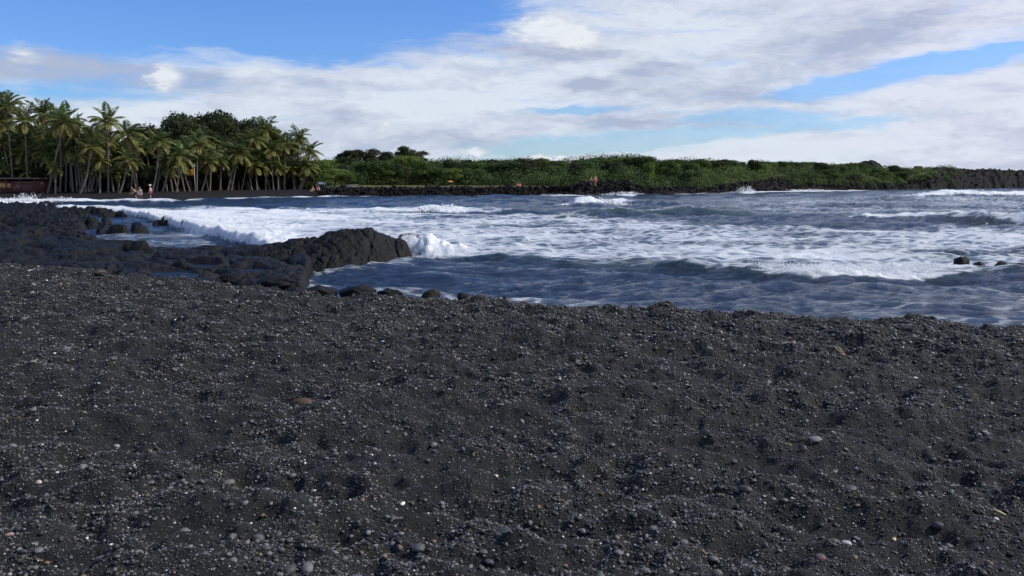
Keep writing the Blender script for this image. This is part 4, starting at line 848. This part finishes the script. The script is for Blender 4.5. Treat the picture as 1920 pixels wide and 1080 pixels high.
def person(X, Y, z, rz, label, pose='stand', top=None, bottom=None, hat=None, h=1.72, cat='person', group=None):
    k = h / 1.72; root = link('person', None, loc=(X, Y, z), rot=(0, 0, rz), scale=(k, k, k)); tag(root, label, cat, group)
    if pose == 'stand': hip = 0.92; kn = [(-.10, 0.02, .48), (.11, 0.06, .48)]; an = [(-.11, -0.02, .07), (.13, 0.12, .07)]; lean = 0.0
    elif pose == 'stoop': hip = 0.86; kn = [(-.12, 0.10, .46), (.12, 0.06, .46)]; an = [(-.13, -0.02, .07), (.13, -0.06, .07)]; lean = 0.40
    else: hip = 0.12; kn = [(-.14, 0.42, .46), (.14, 0.40, .44)]; an = [(-.13, 0.62, .07), (.14, 0.66, .07)]; lean = 0.06
    ch = (0, lean * 0.9, hip + 0.42 * (1 - lean * .5)); nk = (0, lean * 1.2, hip + 0.56 * (1 - lean * .6)); hd = (0, lean * 1.35 + .02, hip + 0.72 * (1 - lean * .6)); hz = hd[2]
    pts = [(0, 0, hip), (0, lean * .45, hip + .2), ch, nk, hd]
    rad = [.14, .115, .145, .055, .09]; ed = [(0, 1), (1, 2), (2, 3), (3, 4)]
    for s, q in ((-1, 0), (1, 1)):
        b = len(pts); pts += [(s * .095, 0, hip - .06), kn[q], an[q], (an[q][0], an[q][1] + .17, .035)]; rad += [.095, .062, .042, .036]; ed += [(0, b), (b, b + 1), (b + 1, b + 2), (b + 2, b + 3)]
        b = len(pts); sh = (s * .19, ch[1], ch[2] + .05); el = (s * .25, ch[1] + (.05 if pose == 'stand' else .12), ch[2] - .22); wr = (s * .24, ch[1] + (.14 if pose == 'stand' else .36), ch[2] - .44 + (.12 if pose == 'sit' else 0)); hn = (wr[0], wr[1] + .05, wr[2] - .09)
        pts += [sh, el, wr, hn]; rad += [.055, .042, .03, .034]; ed += [(2, b), (b, b + 1), (b + 1, b + 2), (b + 2, b + 3)]
        for fi in range(5):
            c_ = len(pts); off = (fi - 2) * .018; pts.append((hn[0] + off * .6, hn[1] + .02 + off, hn[2] - (.07 if fi else .03))); rad.append(.009); ed.append((b + 3, c_))
    body = skin_body('body', pts, ed, rad, SKIN, 1); bo = link('body', body, root)
    hv, hf = ellipsoid((hd[0], hd[1], hz + .06), (.078, .098, .118)); nv, nf = ellipsoid((0, hd[1] + .10, hz + .045), (.014, .022, .022), 1); link('head', mesh_np('head', *merge([(hv, hf), (nv, nf)]), SKIN), bo)
    hv, hf = ellipsoid((0, hd[1] - .018, hz + .085), (.088, .098, .112)); link('hair', mesh_np('hair', hv, hf, HAIR), root)
    if hat:
        a, b = ellipsoid((0, hd[1], hz + .145), (.11, .12, .10)); c, d = ellipsoid((0, hd[1], hz + .12), (.24, .25, .022)); link('hat', mesh_np('hat', *merge([(a, b), (c, d)]), hat), root)
    if top: tv, tf = tube([(0, .0, hip + .0), (0, lean * .45, hip + .2), (0, ch[1] * .96, ch[2] - .02), (0, ch[1], ch[2] + .10)], [.165, .15, .19, .09], 14); link('shirt', mesh_np('shirt', tv * np.array([1.12, .9, 1]), tf, top), root)
    if bottom:
        ps = [tube([(0, 0, hip + .08), (0, 0, hip - .07)], [.165, .17], 12)]
        for s, q in ((-1, 0), (1, 1)): kk = np.array(kn[q]); st = np.array((s * .095, 0, hip - .03)); ps.append(tube([st, st * .3 + kk * .7], [.125, .10], 10))
        link('shorts', mesh_np('shorts', *merge(ps), bottom), root)
    return root
CW = mat_plain('white_cloth', (0.80, 0.78, 0.76), 0.8, 0.05); CP = mat_plain('pink_cloth', (0.62, 0.33, 0.32), 0.8, 0.1); CR = mat_plain('dark_red_cloth', (0.30, 0.03, 0.06), 0.8, 0.1); CK = mat_plain('dark_cloth', (0.03, 0.03, 0.04), 0.8, 0.1); CO = mat_plain('orange_cloth', (0.85, 0.28, 0.03), 0.7, 0.08); CRD = mat_plain('red_cloth', (0.60, 0.07, 0.05), 0.7, 0.1)
def at(px, Y): X = xat(px, Y); return X, Y, lz(X, Y)
X, Y, z = at(256, 104.6); person(X, Y, z, R(150), 'bare chested person stooping at the water edge, left of the one in white', 'stoop', None, CK)
X, Y, z = at(264, 104.4); person(X, Y, z, R(200), 'person in a white top and white shorts at the water edge', 'stoop', CW, CW)
X, Y, z = at(283, 104.3); person(X, Y, z, R(100), 'person in a white sun hat, pink top and dark red shorts on the beach', 'stand', CP, CR, CW, 1.8)
X, Y, z = at(2, 111.5); person(X, Y - 0.3, z, R(60), 'person in a pale top standing before the tan panel of the shelter', 'stand', CW, CK)
X, Y, z = at(1108, 139); person(X, Y, z + .1, R(170), 'left one of the two people on the lava ledge, in dark shorts', 'stand', None, CK, h=1.6)
X, Y, z = at(1116, 139); person(X, Y, z + .1, R(190), 'right one of the two people on the lava ledge, in red shorts', 'stand', None, CRD, h=1.75)
X, Y, z = at(588, 135); person(X, Y, z, R(160), 'person in a pink top sitting on the sand near the green booth', 'sit', CP, CK)
X, Y, z = at(597, 136); person(X, Y, z, R(200), 'person in dark clothes sitting nearer the green booth', 'sit', CR, CK)
X, Y, z = at(970, 144); person(X, Y, z, R(180), 'person in a red top sitting on the grass strip, left of their companion', 'sit', CRD, CRD)
X, Y, z = at(975, 144.5); person(X, Y, z, R(160), 'person in an orange red top sitting on the grass strip, right of their companion', 'sit', CO, CRD)

# orange flag on a pole
X, Y, z = at(367, 122); zt = zat(317, Y)
root = link('warning_flag', None, loc=(X, Y, z)); tag(root, 'bright orange warning flag fluttering from a pole among the palm trunks', 'flag')
link('pole', mesh_np('pole', *tube([(0, 0, -.2), (0, 0, zt - z + .1)], [.03, .022], 8), M_WHITE), root)
g = np.linspace(0, 1, 14); G, Hh = np.meshgrid(g, g, indexing='ij'); fv = np.stack([-0.72 * Hh, 0.10 * np.sin(Hh * 7 + G * 2) * Hh, (zt - z) - 0.85 * G - 0.12 * Hh], -1).reshape(-1, 3)
fm = link('cloth', mesh_np('cloth', fv, gridfaces(14, 14), CO), root); sd = fm.modifiers.new('t', 'SOLIDIFY'); sd.thickness = 0.01

# green booth, picnic table, orange canopy, white cooler
MGRN = mat_plain('green_canvas', (0.015, 0.06, 0.045), 0.7, 0.2)
X, Y, z = at(602, 139); root = link('green_booth', None, loc=(X, Y, z)); tag(root, 'small dark green canvas booth with a white topped roof', 'booth')
v, f = merge([box_v(-.65, .65, .02, 1.2, 0, .85), box_v(-.72, .72, -.02, .018, .60, .86)]); link('wall', mesh_np('wall', v, f, MGRN, False), root)
rv = np.array([(-.75, -.15, .865), (.75, -.15, .865), (.75, 1.3, .865), (-.75, 1.3, .865), (-.35, .6, 1.25), (.35, .6, 1.25)]); rf = np.array([(0, 1, 5, 4), (2, 3, 4, 5), (1, 2, 5, 5), (3, 0, 4, 4), (3, 2, 1, 0)]); link('roof', mesh_np('roof', rv, rf, M_WHITE, False), root)
for sx in (-.68, .68): link('post', mesh_np('post', *tube([(sx, -.1, 0), (sx, -.1, .86)], [.025, .025], 6), M_WHITE), root)
MGR = mat_plain('grey_wood', (0.38, 0.38, 0.38), 0.7, 0.1)
def ptable(px, Y, label, mt):
    X, Y, z = at(px, Y); root = link('picnic_table', None, loc=(X, Y, z), rot=(0, 0, 0.15)); tag(root, label, 'table')
    link('tabletop', mesh_np('tabletop', *box_v(-.95, .95, -.38, .38, .72, .77), mt, False), root)
    for sy in (-.72, .72): link('seat', mesh_np('seat', *box_v(-.95, .95, sy - .13, sy + .13, .43, .47), mt, False), root)
    for sx in (-.65, .65):
        ps = [tube([(sx, -.55, 0), (sx, -.2, .716)], [.045, .045], 6), tube([(sx, .55, 0), (sx, .2, .716)], [.045, .045], 6), tube([(sx, -.8, .40), (sx, .8, .40)], [.035, .035], 6)]; link('leg', mesh_np('leg', *merge(ps), mt), root)
ptable(661, 134, 'pale grey picnic table behind the black wall of the far shore', MGR)
X, Y, z = at(845, 139); zt = zat(338.5, Y); root = link('shade_canopy', None, loc=(X, Y, z)); tag(root, 'orange shade canopy under the small umbrella shaped tree', 'canopy')
hh = zt - z; rv = np.array([(-.5, -.45, hh - .22), (.5, -.45, hh - .22), (.5, .45, hh - .22), (-.5, .45, hh - .22), (0, 0, hh), (0, 0, hh)]); link('cover', mesh_np('cover', rv, np.array([(0, 1, 4, 4), (1, 2, 4, 4), (2, 3, 4, 4), (3, 0, 4, 4)]), CO, False), root)
for sx, sy in ((-.48, -.43), (.48, -.43), (.48, .43), (-.48, .43)): link('leg', mesh_np('leg', *tube([(sx, sy, 0), (sx, sy, hh - .21)], [.02, .02], 6), M_BARK), root)
X, Y, z = at(840, 138); root = link('cooler_box', None, loc=(X, Y - .8, z)); tag(root, 'white cooler box in front of the orange canopy', 'cooler')
link('body', mesh_np('body', *box_v(-.3, .3, -.2, .2, 0, .36), M_WHITE, False), root); link('lid', mesh_np('lid', *box_v(-.32, .32, -.22, .22, .363, .43), M_WHITE, False), root); link('handle', mesh_np('handle', *tube([(-.33, 0, .2), (-.37, 0, .3), (-.33, 0, .38)], [.012] * 3, 6), M_WHITE), root)
# stacked stone wall on the lava ledge
def stone_wall():
    v0, f0 = ico(2); P = []; r = np.random.default_rng(3); X0, Y0, z0 = at(1031, 138); X1, _, _ = at(1070, 138)
    parts = []
    for row in range(4):
        x = X0 + (row % 2) * .15
        while x < X1: s = r.uniform(.22, .36); parts.append((v0 * np.array([s, .3, .2]) * (1 + .15 * r.normal(size=(len(v0), 1))) + np.array([x, Y0 + r.normal(0, .05), z0 + .1 + row * .3]), f0)); x += s * 1.7
    return mesh_np('stone_wall', *merge(parts), M_LAVAF)
tag(link('stone_wall', stone_wall()), 'low dry stone wall of dark lava blocks on the far ledge', 'wall')

# ------------------------------------------------------------------ gravel: countless small stones lying in the sand
def scatter_pts(n, ymin, ymax, smax=0.80, clump=1.0, seed=0):
    r = np.random.default_rng(seed); out = []
    while sum(len(o) for o in out) < n:
        m = n * 3; y = ymin * (ymax / ymin) ** r.random(m); s = r.uniform(-smax, smax, m); x = s * (y + 2.2)
        t = y - crest_y(x, y); dens = np.clip(0.52 + clump * 0.8 * (fbm(x * 0.9, y * 0.9, 141, 3) * 0.9 + fbm(x * 3.5, y * 3.5, 142, 2) * 0.6), 0.22, 1) ; dens = np.where((t > -2.6) & (x > -2.0), np.maximum(dens, 0.85), dens)
        keep = (r.random(m) < dens) & (t < np.where(x / y < -0.3, 3.5, 0.9)); out.append(np.stack([x[keep], y[keep]], -1))
    return np.concatenate(out)[:n], r
def stone_cols(n, r, pale_k=1.0):
    g = 0.025 + 0.165 * r.random(n) ** 2.4; c = np.stack([g * r.uniform(.94, 1.07, n), g, g * r.uniform(.91, 1.06, n)], -1)
    pale = 0.955 + (r.random(n) - 0.955) / pale_k; c[pale > 0.968] = np.array([0.46, 0.46, 0.44]) * r.uniform(.5, 1.6, (np.sum(pale > 0.968), 1)); w = (pale > 0.955) & (pale <= 0.968); c[w] = np.array([0.16, 0.12, 0.075]) * r.uniform(.6, 1.3, (np.sum(w), 1))
    return np.clip(c, 0, 0.8)
def stones(n, ymin, ymax, size_fn, v0, f0, seed, clump=1.0, flat=0.6, sink=0.25, pale_k=1.0):
    p, r = scatter_pts(n, ymin, ymax, clump=clump, seed=seed); n = len(p); sz = size_fn(p, r); z = sand_z(p[:, 0], p[:, 1])
    sc = sz[:, None] * np.stack([r.uniform(.8, 1.35, n), r.uniform(.7, 1.1, n), r.uniform(flat * .7, flat * 1.3, n)], -1)
    th = r.random(n) * 6.283; ti = r.normal(0, .3, n); ct, st = np.cos(th), np.sin(th)
    v = v0[None] * sc[:, None, :] * (1 + 0.13 * r.normal(size=(n, len(v0), 1))); x, y, zz = v[..., 0].copy(), v[..., 1].copy(), v[..., 2].copy()
    zz2 = zz * np.cos(ti)[:, None] + x * np.sin(ti)[:, None]; x2 = x * np.cos(ti)[:, None] - zz * np.sin(ti)[:, None]
    v[..., 0] = x2 * ct[:, None] - y * st[:, None] + p[:, 0][:, None]; v[..., 1] = x2 * st[:, None] + y * ct[:, None] + p[:, 1][:, None]; v[..., 2] = zz2 + (z + sc[:, 2] * (0.75 - sink * 2 * r.random(n)))[:, None]
    f = (f0[None] + (np.arange(n) * len(v0))[:, None, None]).reshape(-1, f0.shape[1]); c = np.repeat(stone_cols(n, r, pale_k), len(v0), 0)
    return v.reshape(-1, 3), f, c
cv = np.array([(x, y, z) for z in (-1, 1) for x, y in ((-1, -1), (1, -1), (1, 1), (-1, 1))], float) * 0.62; cf = np.array([(3, 2, 1, 0), (4, 5, 6, 7), (0, 1, 5, 4), (1, 2, 6, 5), (2, 3, 7, 6), (3, 0, 4, 7)])
v1, f1_, c1 = stones(470000, 2.0, 17.0, lambda p, r: (0.0020 + 0.0040 * r.random(len(p)) ** 2) * np.clip(p[:, 1] / 4.5, 0.8, 2.4), cv, cf, 1, 0.7, 0.7)
me = mesh_np('grit', v1, f1_, M_GRAVEL, True, colors={'col': c1}); tag(link('grit', me), 'coarse black grit with pale shell specks strewn over the sand', 'grit', kind='stuff')
iv, if_ = ico(1); iv2, if2 = ico(2)
v1, f1_, c1 = stones(29000, 2.2, 17.0, lambda p, r: (0.005 + 0.012 * r.random(len(p)) ** 2.4) * np.clip(p[:, 1] / 6, 0.9, 1.8), iv2, if2, 2, 1.2, pale_k=4.0)
me = mesh_np('gravel', v1, f1_, M_GRAVEL, True, colors={'col': c1}); tag(link('gravel', me), 'small rounded grey and black stones scattered across the beach', 'gravel', kind='stuff')
v1, f1_, c1 = stones(66000, 2.2, 17.0, lambda p, r: (0.0045 + 0.007 * r.random(len(p)) ** 2.0) * np.clip(p[:, 1] / 5.5, 0.9, 1.9), iv, if_, 3, 1.3, pale_k=1.6)
me = mesh_np('fine_gravel', v1, f1_, M_GRAVEL, True, colors={'col': c1}); tag(link('fine_gravel', me), 'fine dark gravel gathered in drifts on the sand', 'gravel', kind='stuff')
# 260 larger pebbles, each its own object
def pebble_mesh(seed):
    v, f = ico(3); r = np.random.default_rng(seed); n = v.copy(); d = 1 + 0.16 * fbm(n[:, 0] * .9 + seed, n[:, 1] * .9 + n[:, 2], seed, 2) + 0.02 * fbm(n[:, 0] * 5, n[:, 1] * 5 + n[:, 2] * 4, seed, 2); return mesh_np('pebble', n * d[:, None], f, M_PEB)
PM = [pebble_mesh(i * 3 + 1) for i in range(10)]
def pebble(X, Y, sx, sy, sz, col, label, group=None, rz=None, k=None, name='pebble', cat='pebble'):
    z = float(sand_z(np.array([X]), np.array([Y]))[0])
    o = link(name, PM[random.randrange(10) if k is None else k], loc=(X, Y, z + sz * 0.55), rot=(random.uniform(-.15, .15), random.uniform(-.15, .15), random.uniform(0, 6.28) if rz is None else rz), scale=(sx, sy, sz)); o.color = (*col, 1); tag(o, label, cat, group); return o
p, r = scatter_pts(250, 2.6, 9.0, seed=9, clump=1.3)
for i in range(250):
    s = (0.013 + 0.017 * r.random() ** 2) * min(1.5, max(1, p[i, 1] / 5)); g = 0.045 + 0.12 * r.random() ** 1.5
    pebble(p[i, 0], p[i, 1], s * r.uniform(.9, 1.3), s * r.uniform(.75, 1), s * r.uniform(.45, .7), (g * 1.02, g * 1.0, g * 0.97), 'smooth rounded dark grey pebble lying on the black sand', 'larger pebbles scattered over the beach')
def spt(px, py, z=1.2): return gp(px, py, z)
for px_, py_, wpx, hpx, col, lb in [
    (785, 1025, 24, 17, (.075, .078, .08), 'largest smooth grey oval pebble near the bottom edge, left of centre'), (948, 976, 12, 15, (.06, .06, .065), 'upright dark oval pebble above a wide flat one, lower centre'), (950, 995, 26, 13, (.05, .05, .055), 'wide flat dark pebble just below the upright one, lower centre'),
    (1528, 838, 22, 10, (.17, .17, .16), 'pale grey flat pebble right of centre, the palest of the mid beach'), (1507, 846, 11, 14, (.12, .12, .12), 'grey egg shaped pebble touching the palest flat one'), (1565, 985, 19, 16, (.08, .08, .08), 'rounded grey pebble lying alone in the lower right'),
    (484, 1012, 24, 19, (.075, .075, .08), 'biggest grey pebble of the lower left quarter'), (500, 1040, 16, 10, (.07, .07, .07), 'dark pebble below the biggest one of the lower left'), (528, 1035, 14, 11, (.09, .09, .09), 'grey pebble right of the dark one at lower left'), (388, 743, 14, 11, (.09, .09, .095), 'single rounded grey pebble in the middle of the left half'),
    (428, 905, 22, 14, (.13, .125, .11), 'light grey pebble in a hollow, left of centre'), (217, 816, 10, 8, (.28, .28, .27), 'off white small pebble on the left side'), (1760, 958, 18, 15, (.05, .05, .055), 'top dark pebble of a cluster of five at lower right'), (1747, 966, 10, 13, (.09, .09, .09), 'left grey pebble of the cluster of five at lower right'),
    (1783, 978, 14, 9, (.09, .09, .09), 'right grey pebble of the cluster of five at lower right'), (1768, 978, 14, 9, (.08, .08, .08), 'middle low pebble of the cluster of five at lower right'), (1757, 974, 9, 11, (.07, .07, .07), 'inner small pebble of the cluster of five at lower right'),
    (840, 850, 0, 0, None, ''), (906, 1022, 18, 10, (.09, .09, .09), 'upper flat pebble of the overlapping group at bottom centre'), (918, 1032, 20, 10, (.085, .085, .085), 'middle flat pebble of the overlapping group at bottom centre'), (897, 1040, 15, 8, (.10, .10, .10), 'lower left pebble of the overlapping group at bottom centre'), (925, 1045, 15, 9, (.11, .11, .11), 'lower right pebble of the overlapping group at bottom centre'),
    (1345, 1060, 20, 18, (.11, .11, .10), 'mottled grey pebble at the bottom edge right of centre'), (668, 1070, 28, 12, (.10, .10, .10), 'long grey pebble cut near the bottom edge'), (773, 1062, 13, 11, (.15, .145, .12), 'tan grey round pebble below the largest oval one'), (1208, 1068, 18, 14, (.10, .10, .10), 'angular grey pebble at the bottom, centre right')]:
    if not wpx: continue
    X, Y = spt(px_, py_ + hpx * .3); k = math.hypot(X, Y, ) / F * 1.08; pebble(X, Y, wpx * k * .5, wpx * k * .42, max(hpx * k * .42, .008), col, lb, rz=random.uniform(-.5, .5))
# the two big half-buried stones
X, Y = spt(768, 852); o = pebble(X, Y, .13, .07, .055, (.032, .030, .027), 'long half buried grey brown stone, left of centre', rz=.15, name='stone', cat='stone')
X, Y = spt(567, 762); o = pebble(X, Y, .075, .05, .035, (.075, .045, .025), 'rusty brown stone half buried in the sand, left of centre', rz=.1, name='stone', cat='stone')
# coral bits and shells with a look of their own
for px_, py_, s, col, lb, nm in [
    (928, 895, .016, (.75, .70, .50), 'cream shell fragment beside a bit of dry straw at lower centre', 'shell'), (696, 878, .014, (.75, .60, .48), 'pinkish coral bit below the long half buried stone', 'coral_piece'), (994, 1006, .015, (.70, .33, .16), 'orange shell piece near the bottom, right of centre', 'shell'),
    (1676, 1017, .011, (.85, .62, .35), 'amber tinted shell piece at lower right', 'shell'), (1541, 1065, .017, (.22, .05, .045), 'red volcanic cinder piece at the bottom right', 'cinder'), (1588, 1020, .020, (.42, .42, .40), 'flat pale grey coral chip at lower right', 'coral_piece'), (1868, 969, .012, (.80, .78, .72), 'white coral bit at the right edge near the stick', 'coral_piece'),
    (1717, 702, .020, (.80, .80, .78), 'bright white coral bit in the upper right of the beach', 'coral_piece'), (755, 960, .015, (.75, .75, .62), 'cream white coral bit above the largest oval pebble', 'coral_piece'), (1042, 592, .030, (.72, .64, .54), 'pale tan coral bit near the sand crest', 'coral_piece'), (22, 1046, .014, (.34, .20, .17), 'pinkish coral bit in the bottom left corner', 'coral_piece'),
    (75, 934, .018, (.50, .42, .33), 'tan and white coral bit at the left side', 'coral_piece'), (58, 505, .060, (.62, .62, .60), 'white coral lump where the sand meets the lava at far left', 'coral_piece'), (188, 517, .10, (.045, .036, .031), 'reddish brown stone where the sand meets the lava', 'stone')]:
    X, Y = spt(px_, py_, 1.15); pebble(X, Y, s * 1.2, s * .8, s * .6, col, lb, name=nm, cat=nm.replace('_', ' ').replace('coral piece', 'coral'))
# sticks, straw, leaf
def stick(pts, rad, col, name, label, cat):
    P = []
    for q in pts: X, Y = spt(*q); P.append((X, Y, float(sand_z(np.array([X]), np.array([Y]))[0]) + rad * 1.3))
    P = np.array(P); base = P[0].copy(); dense = np.concatenate([P[i] + (P[i + 1] - P[i]) * np.linspace(0, 1, 4)[:3, None] for i in range(len(P) - 1)] + [P[-1:]]); dense = dense + rng.normal(0, rad * .5, dense.shape)
    m = mat_plain(name + '_wood', col, 0.8, 0.2, 30); o = link(name, mesh_np(name, *tube(dense - base, [rad * (1 - .5 * i / len(dense)) for i in range(len(dense))], 7), m), loc=tuple(base)); tag(o, label, cat)
stick([(1066, 577), (1086, 577)], .012, (.55, .50, .40), 'driftwood_stick', 'short pale driftwood stick near the sand crest, centre', 'stick')
stick([(1474, 637), (1492, 637)], .010, (.55, .42, .24), 'driftwood_stick', 'short straw coloured stick left of the tangled twig', 'stick')
stick([(1552, 631), (1572, 637), (1590, 642)], .008, (.45, .34, .18), 'dry_twig', 'thin tangled dry twig near the water on the right', 'twig')
stick([(1566, 640), (1580, 648), (1586, 641)], .006, (.48, .36, .18), 'dry_twig', 'short crooked twig end beneath the tangled one', 'twig')
stick([(1868, 945), (1888, 944)], .0055, (.60, .55, .28), 'driftwood_stick', 'pale yellow stick near the right edge', 'stick')
stick([(908, 887), (930, 892)], .0035, (.42, .26, .12), 'dry_straw', 'bit of dry brown straw beside the cream shell', 'straw')
stick([(212, 705), (228, 704)], .007, (.50, .36, .22), 'driftwood_stick', 'small tan stick on the left half of the beach', 'stick')
stick([(640, 960), (660, 961)], .006, (.60, .57, .50), 'driftwood_stick', 'whitish stick left of the bottom centre', 'stick')
X, Y = spt(1240, 833); z = float(sand_z(np.array([X]), np.array([Y]))[0]); g = np.linspace(-1, 1, 9); A, B = np.meshgrid(g, g, indexing='ij'); wv = np.sqrt(np.clip(1 - A * A, 0, 1)) * (1 - .25 * A)
lf = np.stack([A * .026, B * wv * .014, .012 + .012 * A * A + .008 * B * B], -1).reshape(-1, 3); ml = mat_plain('red_leaf', (.50, .09, .04), .6, .3, 60)
o = link('fallen_leaf', mesh_np('fallen_leaf', lf, gridfaces(9, 9), ml), loc=(X, Y, z), rot=(.4, .3, 1.2)); o.modifiers.new('t', 'SOLIDIFY').thickness = .0008; tag(o, 'small curled red leaf lying on the sand right of centre', 'leaf')
